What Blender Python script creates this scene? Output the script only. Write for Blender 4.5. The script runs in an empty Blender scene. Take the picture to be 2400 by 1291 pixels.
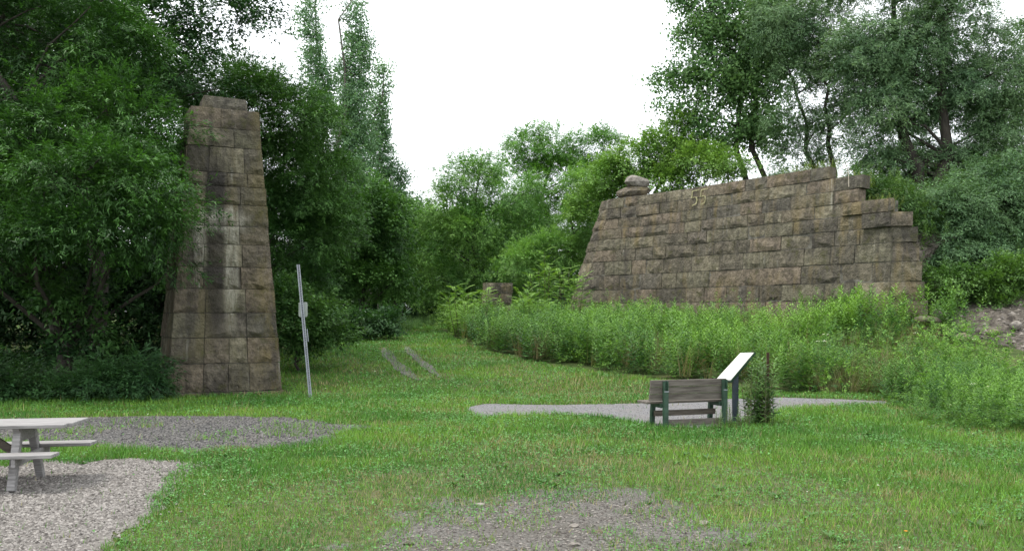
import bpy, bmesh, math, random
import numpy as np
from mathutils import Vector, Matrix

# ------------------------------------------------------------------ camera, sky, sun, exposure
SC = bpy.context.scene
COL = SC.collection
F, HZ, EYE = 2200.0, 733.0, 2.0            # focal length in photo pixels, horizon row, eye height
cam_d = bpy.data.cameras.new('camera')
cam = bpy.data.objects.new('camera', cam_d)
COL.objects.link(cam)
cam_d.sensor_width = 36
cam_d.lens = 36 * F / 2400
cam_d.shift_y = (HZ - 645.5) / 2400
cam_d.clip_start, cam_d.clip_end = 0.1, 2000
cam.location = (0, 0, EYE)
cam.rotation_euler = (math.radians(90), 0, 0)
SC.camera = cam

SUN_EL, SUN_AZ = math.radians(70), math.radians(262)   # azimuth from north (+Y), clockwise
world = bpy.data.worlds.new('World')
SC.world = world
world.use_nodes = True
wn, wl = world.node_tree.nodes, world.node_tree.links
wn.clear()
w_out = wn.new('ShaderNodeOutputWorld'); w_bg = wn.new('ShaderNodeBackground')
w_sky = wn.new('ShaderNodeTexSky'); w_sky.sky_type = 'NISHITA'; w_sky.sun_disc = False
w_sky.sun_elevation = SUN_EL; w_sky.sun_rotation = SUN_AZ
w_sky.dust_density = 3.0; w_sky.air_density = 1.0
w_tc = wn.new('ShaderNodeTexCoord'); w_map = wn.new('ShaderNodeMapping'); w_map.inputs['Scale'].default_value = (1, 1, 2.2)
w_noi = wn.new('ShaderNodeTexNoise'); w_noi.inputs['Scale'].default_value = 1.7; w_noi.inputs['Detail'].default_value = 5
w_rmp = wn.new('ShaderNodeMapRange')
w_rmp.inputs['From Min'].default_value = 0.28; w_rmp.inputs['From Max'].default_value = 0.42
w_rmp.inputs['To Min'].default_value = 0.35; w_rmp.inputs['To Max'].default_value = 0.97
w_mix = wn.new('ShaderNodeMix'); w_mix.data_type = 'RGBA'
w_mix.inputs['B'].default_value = (8.6, 9.0, 9.3, 1)      # bright closed cloud layer
wl.new(w_tc.outputs['Generated'], w_map.inputs['Vector']); wl.new(w_map.outputs['Vector'], w_noi.inputs['Vector'])
wl.new(w_noi.outputs['Fac'], w_rmp.inputs['Value']); wl.new(w_rmp.outputs['Result'], w_mix.inputs['Factor'])
wl.new(w_sky.outputs['Color'], w_mix.inputs['A']); wl.new(w_mix.outputs['Result'], w_bg.inputs['Color'])
w_bg.inputs['Strength'].default_value = 0.1
wl.new(w_bg.outputs['Background'], w_out.inputs['Surface'])

sun_d = bpy.data.lights.new('sun', 'SUN'); sun_d.energy = 1.6; sun_d.angle = math.radians(16); sun_d.color = (1, 0.96, 0.88)
sun = bpy.data.objects.new('sun', sun_d); COL.objects.link(sun)
sdir = Vector((math.sin(SUN_AZ) * math.cos(SUN_EL), math.cos(SUN_AZ) * math.cos(SUN_EL), math.sin(SUN_EL)))
sun.rotation_euler = sdir.to_track_quat('Z', 'Y').to_euler()
sun.location = (0, -10, 30)

SC.view_settings.view_transform = 'Standard'
SC.view_settings.look = 'None'
SC.view_settings.gamma = 1
SC.view_settings.use_curve_mapping = False
SC.view_settings.exposure = 1.2
SC.render.engine = 'CYCLES'
SC.cycles.max_bounces = 5
SC.cycles.diffuse_bounces = 3
SC.cycles.transmission_bounces = 3
SC.cycles.use_denoising = True

RNG = np.random.default_rng(7)
random.seed(7)
R = math.radians

# ------------------------------------------------------------------ small maths
def vnoise(x, y, s, seed=0):
    """smooth value noise, 0..1"""
    x = np.asarray(x, float) / s + seed * 17.31; y = np.asarray(y, float) / s - seed * 9.77
    xi, yi = np.floor(x), np.floor(y); fx, fy = x - xi, y - yi
    fx = fx * fx * (3 - 2 * fx); fy = fy * fy * (3 - 2 * fy)
    def h(a, b):
        v = np.sin(a * 127.1 + b * 311.7 + seed * 74.7) * 43758.5453
        return v - np.floor(v)
    return (h(xi, yi) * (1 - fx) + h(xi + 1, yi) * fx) * (1 - fy) + (h(xi, yi + 1) * (1 - fx) + h(xi + 1, yi + 1) * fx) * fy

def fnoise(x, y, s, seed=0):
    return 0.55 * vnoise(x, y, s, seed) + 0.3 * vnoise(x, y, s / 2.3, seed + 1) + 0.15 * vnoise(x, y, s / 5.1, seed + 2)

def sstep(a, b, v):
    t = np.clip((np.asarray(v, float) - a) / (b - a), 0, 1)
    return t * t * (3 - 2 * t)

def pip(poly, x, y):
    x = np.asarray(x, float); y = np.asarray(y, float); ins = np.zeros(x.shape, bool); n = len(poly)
    for i in range(n):
        x1, y1 = poly[i]; x2, y2 = poly[(i + 1) % n]
        c = ((y1 > y) != (y2 > y)) & (x < (x2 - x1) * (y - y1) / ((y2 - y1) or 1e-9) + x1)
        ins ^= c
    return ins

def seg_dist(path, x, y):
    """distance to a polyline; positive in front (camera side)"""
    x = np.asarray(x, float); y = np.asarray(y, float); best = np.full(x.shape, 1e9); sign = np.ones(x.shape)
    for (ax, ay), (bx, by) in zip(path[:-1], path[1:]):
        dx, dy = bx - ax, by - ay; L2 = dx * dx + dy * dy
        t = np.clip(((x - ax) * dx + (y - ay) * dy) / L2, 0, 1)
        d = np.hypot(x - ax - t * dx, y - ay - t * dy)
        sg = np.where((x - ax) * dy - (y - ay) * dx > 0, 1, -1)
        m = d < best - 1e-9
        best = np.where(m, d, best); sign = np.where(m, sg, sign)
    return best, sign

# ------------------------------------------------------------------ the lie of the land
WALL = [(3.05, 45.8), (4.2, 44.8), (5.6, 43.3), (7.6, 40.6), (9.4, 37.9), (11.3, 34.9), (12.95, 32.3)]
WEND = (14.15, 32.15)
BANK_TOP = 1.3
def base_z(Y):
    t = np.maximum(0, np.asarray(Y, float) - 23)
    return 1.9 * (1 - np.exp(-t / 24))
_bankpath = WALL + [WEND, (22, 31.2), (40, 29)]
def ground_z(x, y):
    b = base_z(y)
    d, sg = seg_dist(_bankpath, x, y)
    k = np.where(sg < 0, d * 0 + 1.0, 1 - sstep(0.3, 6.2, d))
    k = k * sstep(-2, 4, np.asarray(x, float) + (np.asarray(y, float) - 45) * 0.05)
    return b + np.maximum(0, BANK_TOP - b) * k
def PX(px, Y):
    return (px - 1200) * Y / F
def PZ(py, Y):
    return EYE + (HZ - py) * Y / F
def G(px, py):
    """the point of the open lawn seen at a photo pixel"""
    Y = EYE * F / max(py - HZ, 8)
    for _ in range(40):
        Y = 0.5 * Y + 0.5 * (EYE - float(base_z(Y))) * F / max(py - HZ, 3)
    return (PX(px, Y), Y)

# ------------------------------------------------------------------ object helpers
def tag(o, label=None, cat=None, group=None, kind=None):
    if label: o['label'] = label
    if cat: o['category'] = cat
    if group: o['group'] = group
    if kind: o['kind'] = kind
    return o
def thing(name, label, cat, loc=(0, 0, 0), rz=0, group=None):
    o = bpy.data.objects.new(name, None); COL.objects.link(o)
    o.location = loc; o.rotation_euler = (0, 0, rz); o.empty_display_size = 0.2
    return tag(o, label, cat, group)
def link(name, me, parent=None, mat=None, smooth=False):
    o = bpy.data.objects.new(name, me); COL.objects.link(o)
    if mat is not None and not me.materials: me.materials.append(mat)
    if parent is not None: o.parent = parent
    if smooth: me.polygons.foreach_set('use_smooth', np.ones(len(me.polygons), bool))
    return o
def poly_mesh(name, V, Fc):
    me = bpy.data.meshes.new(name); me.from_pydata([tuple(v) for v in V], [], Fc); me.update()
    return me
def soup_mesh(name, V, cols=None):
    """V: (n, k, 3) faces of k corners, one colour per face"""
    n, k = V.shape[0], V.shape[1]
    me = bpy.data.meshes.new(name)
    me.vertices.add(n * k); me.vertices.foreach_set('co', V.astype(np.float32).ravel())
    me.loops.add(n * k); me.loops.foreach_set('vertex_index', np.arange(n * k, dtype=np.int32))
    me.polygons.add(n); me.polygons.foreach_set('loop_start', np.arange(0, n * k, k, dtype=np.int32))
    me.update(calc_edges=True)
    if cols is not None:
        a = me.attributes.new('Col', 'FLOAT_COLOR', 'FACE')
        c4 = np.ones((n, 4), np.float32); c4[:, :3] = cols
        a.data.foreach_set('color', c4.ravel())
    return me
class MB:
    def __init__(s): s.V = []; s.F = []
    def add(s, V, Fc):
        b = len(s.V); s.V += [tuple(v) for v in V]; s.F += [tuple(i + b for i in f) for f in Fc]; return s
    def box(s, x0, x1, y0, y1, z0, z1):
        V = [(x0, y0, z0), (x1, y0, z0), (x1, y1, z0), (x0, y1, z0), (x0, y0, z1), (x1, y0, z1), (x1, y1, z1), (x0, y1, z1)]
        return s.add(V, [(3, 2, 1, 0), (4, 5, 6, 7), (0, 1, 5, 4), (1, 2, 6, 5), (2, 3, 7, 6), (3, 0, 4, 7)])
    def bar(s, p, q, w, h, up=(0, 0, 1)):
        p, q = Vector(p), Vector(q); d = (q - p).normalized(); u = Vector(up)
        if abs(d.dot(u)) > 0.98: u = Vector((1, 0, 0))
        r = d.cross(u).normalized(); u = r.cross(d).normalized()
        V = [c + r * a * w / 2 + u * b * h / 2 for c in (p, q) for a, b in ((-1, -1), (1, -1), (1, 1), (-1, 1))]
        return s.add(V, [(0, 1, 2, 3), (7, 6, 5, 4), (0, 4, 5, 1), (1, 5, 6, 2), (2, 6, 7, 3), (3, 7, 4, 0)])
    def tube(s, pts, rad, n=6):
        pts = [Vector(p) for p in pts]; V = []; Fc = []
        for i, p in enumerate(pts):
            d = (pts[min(i + 1, len(pts) - 1)] - pts[max(i - 1, 0)]).normalized()
            u = Vector((0, 1, 0)) if abs(d.y) < 0.9 else Vector((1, 0, 0))
            r = d.cross(u).normalized(); w = r.cross(d).normalized()
            for k in range(n):
                a = 2 * math.pi * k / n
                V.append(p + (r * math.cos(a) + w * math.sin(a)) * rad[i])
        for i in range(len(pts) - 1):
            for k in range(n):
                Fc.append((i * n + k, i * n + (k + 1) % n, (i + 1) * n + (k + 1) % n, (i + 1) * n + k))
        Fc.append(tuple(range(n))[::-1]); Fc.append(tuple(range((len(pts) - 1) * n, len(pts) * n)))
        return s.add(V, Fc)
    def build(s, name, mat, parent=None, bevel=0, smooth=False):
        me = poly_mesh(name, s.V, s.F)
        bm = bmesh.new(); bm.from_mesh(me)
        bmesh.ops.recalc_face_normals(bm, faces=bm.faces)
        if bevel:
            bmesh.ops.bevel(bm, geom=bm.edges[:], offset=bevel, segments=1, affect='EDGES')
        bm.to_mesh(me); bm.free()
        return link(name, me, parent, mat, smooth)

# ------------------------------------------------------------------ materials
def newmat(name):
    m = bpy.data.materials.new(name); m.use_nodes = True
    return m, m.node_tree.nodes, m.node_tree.links, m.node_tree.nodes['Principled BSDF']
def ramp(n, stops):
    r = n.new('ShaderNodeValToRGB'); e = r.color_ramp.elements
    while len(e) < len(stops): e.new(0.5)
    for el, (p, c) in zip(e, stops):
        el.position = p; el.color = (c[0], c[1], c[2], 1) if len(c) == 3 else c
    return r
def noise(n, l, vec, scale, detail=4, rough=0.55, mapping=None):
    t = n.new('ShaderNodeTexNoise'); t.inputs['Scale'].default_value = scale
    t.inputs['Detail'].default_value = detail; t.inputs['Roughness'].default_value = rough
    if mapping:
        mp = n.new('ShaderNodeMapping'); mp.inputs['Scale'].default_value = mapping
        l.new(vec, mp.inputs['Vector']); vec = mp.outputs['Vector']
    l.new(vec, t.inputs['Vector'])
    return t.outputs['Fac']
def mixc(n, l, fac, a, b, mode='MIX'):
    m = n.new('ShaderNodeMix'); m.data_type = 'RGBA'; m.blend_type = mode
    for s, v in (('Factor', fac), ('A', a), ('B', b)):
        if hasattr(v, 'is_linked'): l.new(v, m.inputs[s])
        elif s == 'Factor': m.inputs[s].default_value = v
        else: m.inputs[s].default_value = (*v, 1)
    return m.outputs['Result']
def mrange(n, l, v, a, b, c=0, d=1):
    m = n.new('ShaderNodeMapRange'); l.new(v, m.inputs['Value'])
    m.inputs['From Min'].default_value = a; m.inputs['From Max'].default_value = b
    m.inputs['To Min'].default_value = c; m.inputs['To Max'].default_value = d
    return m.outputs['Result']
def math_(n, l, op, a, b=None):
    m = n.new('ShaderNodeMath'); m.operation = op
    for i, v in enumerate((a, b)):
        if v is None: continue
        if hasattr(v, 'is_linked'): l.new(v, m.inputs[i])
        else: m.inputs[i].default_value = v
    return m.outputs[0]
def bump(n, l, bs, hgt, strength, dist):
    b = n.new('ShaderNodeBump'); b.inputs['Strength'].default_value = strength; b.inputs['Distance'].default_value = dist
    l.new(hgt, b.inputs['Height']); l.new(b.outputs['Normal'], bs.inputs['Normal'])

def leaf_material(name, trans=0.28, rough=0.55):
    m, n, l, bs = newmat(name)
    at = n.new('ShaderNodeAttribute'); at.attribute_name = 'Col'
    l.new(at.outputs['Color'], bs.inputs['Base Color'])
    bs.inputs['Roughness'].default_value = rough; bs.inputs['Specular IOR Level'].default_value = 0.3
    tr = n.new('ShaderNodeBsdfTranslucent')
    l.new(mixc(n, l, 1.0, at.outputs['Color'], (1.25, 1.3, 0.6), 'MULTIPLY'), tr.inputs['Color'])
    mx = n.new('ShaderNodeMixShader'); mx.inputs['Fac'].default_value = trans
    l.new(bs.outputs['BSDF'], mx.inputs[1]); l.new(tr.outputs['BSDF'], mx.inputs[2])
    l.new(mx.outputs['Shader'], n['Material Output'].inputs['Surface'])
    return m
M_LEAF = leaf_material('leaf')
M_GRASS = leaf_material('grass_blade', 0.25, 0.5)

def bark_material(name, c0, c1):
    m, n, l, bs = newmat(name)
    tc = n.new('ShaderNodeTexCoord').outputs['Object']
    f = noise(n, l, tc, 9, 5, 0.6, (1, 1, 0.25))
    r = ramp(n, [(0.3, c0), (0.7, c1)]); l.new(f, r.inputs['Fac']); l.new(r.outputs['Color'], bs.inputs['Base Color'])
    bs.inputs['Roughness'].default_value = 0.9; bump(n, l, bs, f, 0.8, 0.05)
    return m
M_BARK = bark_material('bark', (0.022, 0.018, 0.015), (0.06, 0.05, 0.04))
M_BARKG = bark_material('grey_bark', (0.05, 0.045, 0.038), (0.15, 0.135, 0.115))
M_STEM = bark_material('stem', (0.05, 0.06, 0.02), (0.11, 0.1, 0.05))

def stone_material(name, dark, light, ochre, pier=False):
    m, n, l, bs = newmat(name)
    tc = n.new('ShaderNodeTexCoord').outputs['Object']
    oi = n.new('ShaderNodeObjectInfo').outputs['Random']
    big = noise(n, l, tc, 1.3, 5, 0.6); mid = noise(n, l, tc, 6, 6, 0.65); fine = noise(n, l, tc, 42, 4, 0.7)
    r = ramp(n, [(0.36, dark), (0.62, light)]); l.new(mid, r.inputs['Fac'])
    c = r.outputs['Color']
    # every stone has its own tone: browner, greyer, pinker
    rr = ramp(n, [(0.0, (0.5, 0.48, 0.47)), (0.2, (1.0, 0.93, 0.82)), (0.4, (0.68, 0.67, 0.68)), (0.6, (1.25, 1.06, 0.96)), (0.8, (0.85, 0.85, 0.72)), (1.0, (1.45, 1.38, 1.2))])
    l.new(oi, rr.inputs['Fac'])
    c = mixc(n, l, 0.85, c, rr.outputs['Color'], 'MULTIPLY')
    # pores and grit
    c = mixc(n, l, mrange(n, l, fine, 0.5, 0.78, 0, 0.6), c, (0.035, 0.03, 0.026))
    c = mixc(n, l, mrange(n, l, noise(n, l, tc, 25, 3, 0.6), 0.6, 0.75, 0, 0.35), c, (0.36, 0.34, 0.29))
    # soot-dark weathering in patches and in runs
    c = mixc(n, l, mrange(n, l, big, 0.47, 0.68, 0, 0.75), c, (0.05, 0.043, 0.04))
    run = noise(n, l, tc, 1, 5, 0.62, (3.4, 3.4, 0.22))
    c = mixc(n, l, mrange(n, l, run, 0.52, 0.7, 0, 0.65), c, (0.055, 0.049, 0.046))
    run2 = noise(n, l, tc, 1, 4, 0.6, (2.2, 2.2, 0.3)); big2 = noise(n, l, tc, 0.5, 2, 0.5)
    c = mixc(n, l, math_(n, l, 'MULTIPLY', mrange(n, l, run2, 0.5, 0.66, 0, 0.65), mrange(n, l, big2, 0.42, 0.55)), c, ochre)
    # pale lime runs
    run3 = noise(n, l, tc, 1, 4, 0.65, (7, 7, 0.45))
    c = mixc(n, l, math_(n, l, 'MULTIPLY', mrange(n, l, run3, 0.6, 0.72, 0, 0.55), mrange(n, l, noise(n, l, tc, 0.8, 2), 0.5, 0.62)), c, (0.42, 0.4, 0.35))
    # moss
    c = mixc(n, l, mrange(n, l, noise(n, l, tc, 2.6, 5, 0.7), 0.54, 0.7, 0, 0.6), c, (0.1, 0.1, 0.035))
    if pier:
        sp = n.new('ShaderNodeSeparateXYZ'); l.new(tc, sp.inputs[0])
        wob = noise(n, l, tc, 1, 3, 0.5, (0.3, 0.3, 1.2))
        u = math_(n, l, 'ADD', sp.outputs['X'], math_(n, l, 'MULTIPLY', wob, 0.25))
        def band(c0, w, z0, z1, z2, z3):
            g = math_(n, l, 'SUBTRACT', 1.0, math_(n, l, 'MINIMUM', math_(n, l, 'DIVIDE', math_(n, l, 'ABSOLUTE', math_(n, l, 'SUBTRACT', u, c0)), w), 1.0))
            zz = math_(n, l, 'MULTIPLY', mrange(n, l, sp.outputs['Z'], z0, z1), mrange(n, l, sp.outputs['Z'], z2, z3, 1, 0))
            return math_(n, l, 'MULTIPLY', g, zz)
        fr = mrange(n, l, noise(n, l, tc, 1, 5, 0.7, (9, 9, 1.6)), 0.36, 0.6)
        c = mixc(n, l, math_(n, l, 'MULTIPLY', math_(n, l, 'MINIMUM', math_(n, l, 'MULTIPLY', band(1.24, 0.3, 1.0, 2.6, 5.2, 6.0), 2.0), 1.0), 0.75), c, (0.035, 0.031, 0.03))
        wht = math_(n, l, 'ADD', band(1.62, 0.2, 1.3, 2.6, 4.35, 4.7), math_(n, l, 'ADD', band(0.9, 0.2, 2.9, 3.6, 4.3, 4.6), band(1.4, 0.8, 3.9, 4.15, 4.3, 4.55)))
        c = mixc(n, l, math_(n, l, 'MULTIPLY', math_(n, l, 'MULTIPLY', math_(n, l, 'MINIMUM', math_(n, l, 'MULTIPLY', wht, 1.8), 1.0), fr), 0.7), c, (0.45, 0.43, 0.36))
        yel = math_(n, l, 'MULTIPLY', mrange(n, l, sp.outputs['X'], 1.85, 2.35), mrange(n, l, noise(n, l, tc, 1, 4, 0.7, (3, 3, 1.3)), 0.42, 0.66, 0, 0.5))
        c = mixc(n, l, yel, c, (0.17, 0.135, 0.03))
    l.new(c, bs.inputs['Base Color'])
    bs.inputs['Roughness'].default_value = 0.93; bs.inputs['Specular IOR Level'].default_value = 0.2
    h = math_(n, l, 'ADD', math_(n, l, 'MULTIPLY', mid, 1.0), math_(n, l, 'ADD', math_(n, l, 'MULTIPLY', fine, 0.25), math_(n, l, 'MULTIPLY', noise(n, l, tc, 16, 5, 0.7), 0.5)))
    bump(n, l, bs, h, 1.0, 0.11)
    return m
M_PIER = stone_material('pier_sandstone', (0.1, 0.093, 0.075), (0.21, 0.194, 0.155), (0.15, 0.128, 0.07), True)
M_WALL = stone_material('wall_sandstone', (0.112, 0.104, 0.085), (0.235, 0.217, 0.178), (0.22, 0.17, 0.085))

def simple(name, stops, scale, rough=0.85, mapping=None, bump_d=0.01, bump_s=0.6, spec=0.3, detail=5):
    m, n, l, bs = newmat(name)
    tc = n.new('ShaderNodeTexCoord').outputs['Object']
    f = noise(n, l, tc, scale, detail, 0.65, mapping)
    r = ramp(n, stops); l.new(f, r.inputs['Fac']); l.new(r.outputs['Color'], bs.inputs['Base Color'])
    bs.inputs['Roughness'].default_value = rough; bs.inputs['Specular IOR Level'].default_value = spec
    if bump_d: bump(n, l, bs, f, bump_s, bump_d)
    return m
M_MORTAR = simple('mortar', [(0.4, (0.05, 0.045, 0.037)), (0.62, (0.17, 0.16, 0.135))], 3)
M_ROCK = simple('pale_rock', [(0.3, (0.112, 0.098, 0.084)), (0.7, (0.294, 0.266, 0.238))], 6, bump_d=0.06, bump_s=1)
M_WOOD = simple('weathered_wood', [(0.3, (0.065, 0.054, 0.046)), (0.7, (0.185, 0.163, 0.143))], 8, mapping=(0.35, 5, 5), bump_d=0.006)
M_WOODT = simple('table_wood', [(0.3, (0.15, 0.142, 0.14)), (0.7, (0.33, 0.315, 0.31))], 8, mapping=(0.4, 5, 5), bump_d=0.006)
M_WOODD = simple('dark_wood', [(0.3, (0.05, 0.04, 0.034)), (0.7, (0.13, 0.11, 0.09))], 8, mapping=(0.4, 4, 4), bump_d=0.006)
M_GREEN = simple('green_paint', [(0.3, (0.013, 0.035, 0.022)), (0.7, (0.042, 0.091, 0.059))], 9, rough=0.5, bump_d=0.002, spec=0.5)
M_NAVY = simple('dark_post_paint', [(0.3, (0.012, 0.02, 0.035)), (0.7, (0.03, 0.045, 0.06))], 7, rough=0.5, bump_d=0.002, spec=0.5)
M_PANEL = simple('white_panel', [(0.4, (0.72, 0.7, 0.63)), (0.65, (0.82, 0.8, 0.76))], 3, rough=0.3, bump_d=0, spec=0.5)
M_STEEL = simple('galvanised_steel', [(0.3, (0.240, 0.255, 0.285)), (0.7, (0.375, 0.398, 0.435))], 12, rough=0.55, bump_d=0.002, spec=0.5)
M_HOLE = simple('hole', [(0, (0.02, 0.022, 0.026)), (1, (0.03, 0.03, 0.035))], 5, bump_d=0)
M_PLATE = simple('sign_back', [(0.3, (0.252, 0.280, 0.252)), (0.7, (0.322, 0.350, 0.322))], 6, rough=0.5, bump_d=0, spec=0.4)
M_RUST = simple('rusty_steel', [(0.3, (0.025, 0.014, 0.01)), (0.7, (0.07, 0.035, 0.022))], 14, bump_d=0.004)
M_YEL = simple('yellow_paint', [(0.35, (0.16, 0.145, 0.08)), (0.6, (0.42, 0.39, 0.22))], 10, bump_d=0)
M_DEAD = simple('dead_branch', [(0.3, (0.3, 0.26, 0.2)), (0.7, (0.45, 0.4, 0.33))], 9, bump_d=0)

def ground_material():
    m, n, l, bs = newmat('lawn_soil')
    tc = n.new('ShaderNodeTexCoord').outputs['Object']
    a = noise(n, l, tc, 0.35, 5, 0.6); b = noise(n, l, tc, 7, 6, 0.7)
    r = ramp(n, [(0.3, (0.03, 0.05, 0.015)), (0.55, (0.06, 0.085, 0.028)), (0.75, (0.12, 0.11, 0.055))]); l.new(b, r.inputs['Fac'])
    c = mixc(n, l, mrange(n, l, a, 0.5, 0.7, 0, 0.7), r.outputs['Color'], (0.13, 0.11, 0.06))
    l.new(c, bs.inputs['Base Color']); bs.inputs['Roughness'].default_value = 0.95; bs.inputs['Specular IOR Level'].default_value = 0.1
    bump(n, l, bs, b, 1, 0.05)
    return m
M_GROUND = ground_material()
def gravel_material(name, stops, spot, sc=38):
    m, n, l, bs = newmat(name)
    tc = n.new('ShaderNodeTexCoord').outputs['Object']
    v = n.new('ShaderNodeTexVoronoi'); v.inputs['Scale'].default_value = sc; l.new(tc, v.inputs['Vector'])
    sp = n.new('ShaderNodeSeparateColor'); l.new(v.outputs['Color'], sp.inputs['Color'])
    r = ramp(n, stops); l.new(sp.outputs[0], r.inputs['Fac'])
    c = mixc(n, l, mrange(n, l, noise(n, l, tc, 0.9, 5, 0.7), 0.42, 0.66, 0, 0.8), r.outputs['Color'], spot)
    l.new(c, bs.inputs['Base Color']); bs.inputs['Roughness'].default_value = 0.9; bs.inputs['Specular IOR Level'].default_value = 0.2
    bump(n, l, bs, math_(n, l, 'SUBTRACT', 1.0, v.outputs['Distance']), 1, 0.012)
    return m
M_PAD = gravel_material('pale_gravel', [(0, (0.088, 0.080, 0.072)), (1, (0.231, 0.215, 0.198))], (0.143, 0.129, 0.116))
M_DARKG = gravel_material('dark_cinder_gravel', [(0, (0.04, 0.039, 0.039)), (1, (0.13, 0.125, 0.12))], (0.13, 0.118, 0.105))
M_PATHG = gravel_material('crushed_stone', [(0, (0.115, 0.113, 0.115)), (1, (0.221, 0.216, 0.221))], (0.173, 0.158, 0.149), 55)
M_BARE = gravel_material('bare_stony_soil', [(0, (0.06, 0.056, 0.05)), (1, (0.165, 0.155, 0.143))], (0.09, 0.082, 0.07), 45)
M_PEB = leaf_material('pebble', 0.0, 0.85)
M_DIRT = simple('dirt', [(0.34, (0.03, 0.025, 0.02)), (0.5, (0.1, 0.086, 0.07)), (0.66, (0.2, 0.175, 0.15))], 4.5, bump_d=0.25, bump_s=1, detail=8)

# ------------------------------------------------------------------ ground sheets
def make_ground():
    xs = np.concatenate([[-600, -250, -120, -80], np.arange(-60, -24, 4), np.arange(-24, 26, 0.7), np.arange(28, 62, 4), [80, 120, 250, 600]])
    ys = np.concatenate([[-400, -120, -50], np.arange(-20, 4, 4), np.arange(5, 62, 0.7), np.arange(64, 120, 5), [150, 250, 600]])
    X, Y = np.meshgrid(xs, ys)
    Z = ground_z(X, Y)
    nx, ny = len(xs), len(ys)
    V = np.stack([X, Y, Z], -1).reshape(-1, 3)
    Fc = [(j * nx + i, j * nx + i + 1, (j + 1) * nx + i + 1, (j + 1) * nx + i) for j in range(ny - 1) for i in range(nx - 1)]
    o = link('ground', poly_mesh('ground', V, Fc), None, M_GROUND, True)
    tag(o, 'mown green lawn with dry spots running back to the trees', kind='structure')
make_ground()

def ragged(poly, amp, step=0.18, seed=0):
    out = []; rg = np.random.default_rng(seed)
    for i in range(len(poly)):
        a = np.array(poly[i]); b = np.array(poly[(i + 1) % len(poly)]); L = np.hypot(*(b - a)); n = max(1, int(L / step))
        for k in range(n):
            p = a + (b - a) * k / n
            out.append(tuple(p + rg.normal(0, amp, 2)))
    return out
def grow(poly, d):
    c = np.array(poly).mean(0); out = []; n = len(poly)
    for i in range(n):
        a, b, e = (np.array(poly[(i + k) % n]) for k in (-1, 0, 1))
        t = (e - a) / (np.linalg.norm(e - a) + 1e-9); nn = np.array([t[1], -t[0]])
        out.append(b + nn * d)
    def area(q): return sum(q[i][0] * q[(i + 1) % n][1] - q[(i + 1) % n][0] * q[i][1] for i in range(n)) / 2
    if abs(area(out)) < abs(area(poly)): out = [2 * np.array(poly[i]) - out[i] for i in range(n)]
    return [tuple(p) for p in out]
def sheet(name, poly, z, mat, label, amp=0.05, seed=1, g=0.15):
    pts = ragged(grow(poly, g), amp, 0.2, seed)
    me = bpy.data.meshes.new(name); bm = bmesh.new()
    vs = [bm.verts.new((x, y, z)) for x, y in pts]
    es = [bm.edges.new((vs[i], vs[(i + 1) % len(vs)])) for i in range(len(vs))]
    bmesh.ops.triangle_fill(bm, edges=es, use_beauty=True)
    for f in bm.faces:
        if f.normal.z < 0: f.normal_flip()
    bm.to_mesh(me); bm.free()
    return tag(link(name, me, None, mat), label, kind='structure')
PAD = [G(*p) for p in [(436, 1089), (395, 1128), (345, 1172), (318, 1215), (262, 1250), (205, 1291), (150, 1400), (-500, 1400), (-500, 1112), (0, 1098), (110, 1083), (200, 1089), (310, 1077)]]
DARK = [G(*p) for p in [(-300, 984), (180, 981), (330, 977), (560, 977), (710, 981), (760, 994), (860, 999), (770, 1018), (748, 1040), (640, 1048), (520, 1050), (430, 1057), (300, 1046), (180, 1040), (0, 1034), (-300, 1028)]]
PATH = [G(*p) for p in [(1102, 953), (1140, 947), (1300, 950), (1500, 946), (1640, 938), (1830, 932), (1960, 936), (2075, 941), (2075, 946), (1960, 949), (1840, 958), (1740, 982), (1640, 1002), (1540, 998), (1465, 982), (1400, 973), (1300, 970), (1180, 972), (1135, 977), (1108, 965)]]
BARE = [G(*p) for p in [(840, 1330), (900, 1262), (985, 1228), (1090, 1180), (1210, 1172), (1330, 1160), (1420, 1150), (1500, 1160), (1560, 1185), (1610, 1220), (1690, 1262), (1740, 1330)]]
sheet('gravel_pad', PAD, 0.006, M_PAD, 'pale loose gravel pad under the picnic table', 0.06, 3)
sheet('cinder_patch', DARK, 0.006, M_DARKG, 'dark grey gravel strip in front of the tall stone pier', 0.07, 4)
sheet('gravel_path', PATH, 0.006, M_PATHG, 'light grey crushed stone path passing beyond the bench', 0.02, 5, 0.08)
def bare_depth(x, y):
    d, _ = seg_dist(BARE + [BARE[0]], x, y)
    return np.where(pip(BARE, x, y), d, -d) + 0.05
def bare_noise(x, y):
    return 0.6 * fnoise(x, y, 0.4, 12) + 0.4 * fnoise(x, y, 1.3, 13)
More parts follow.
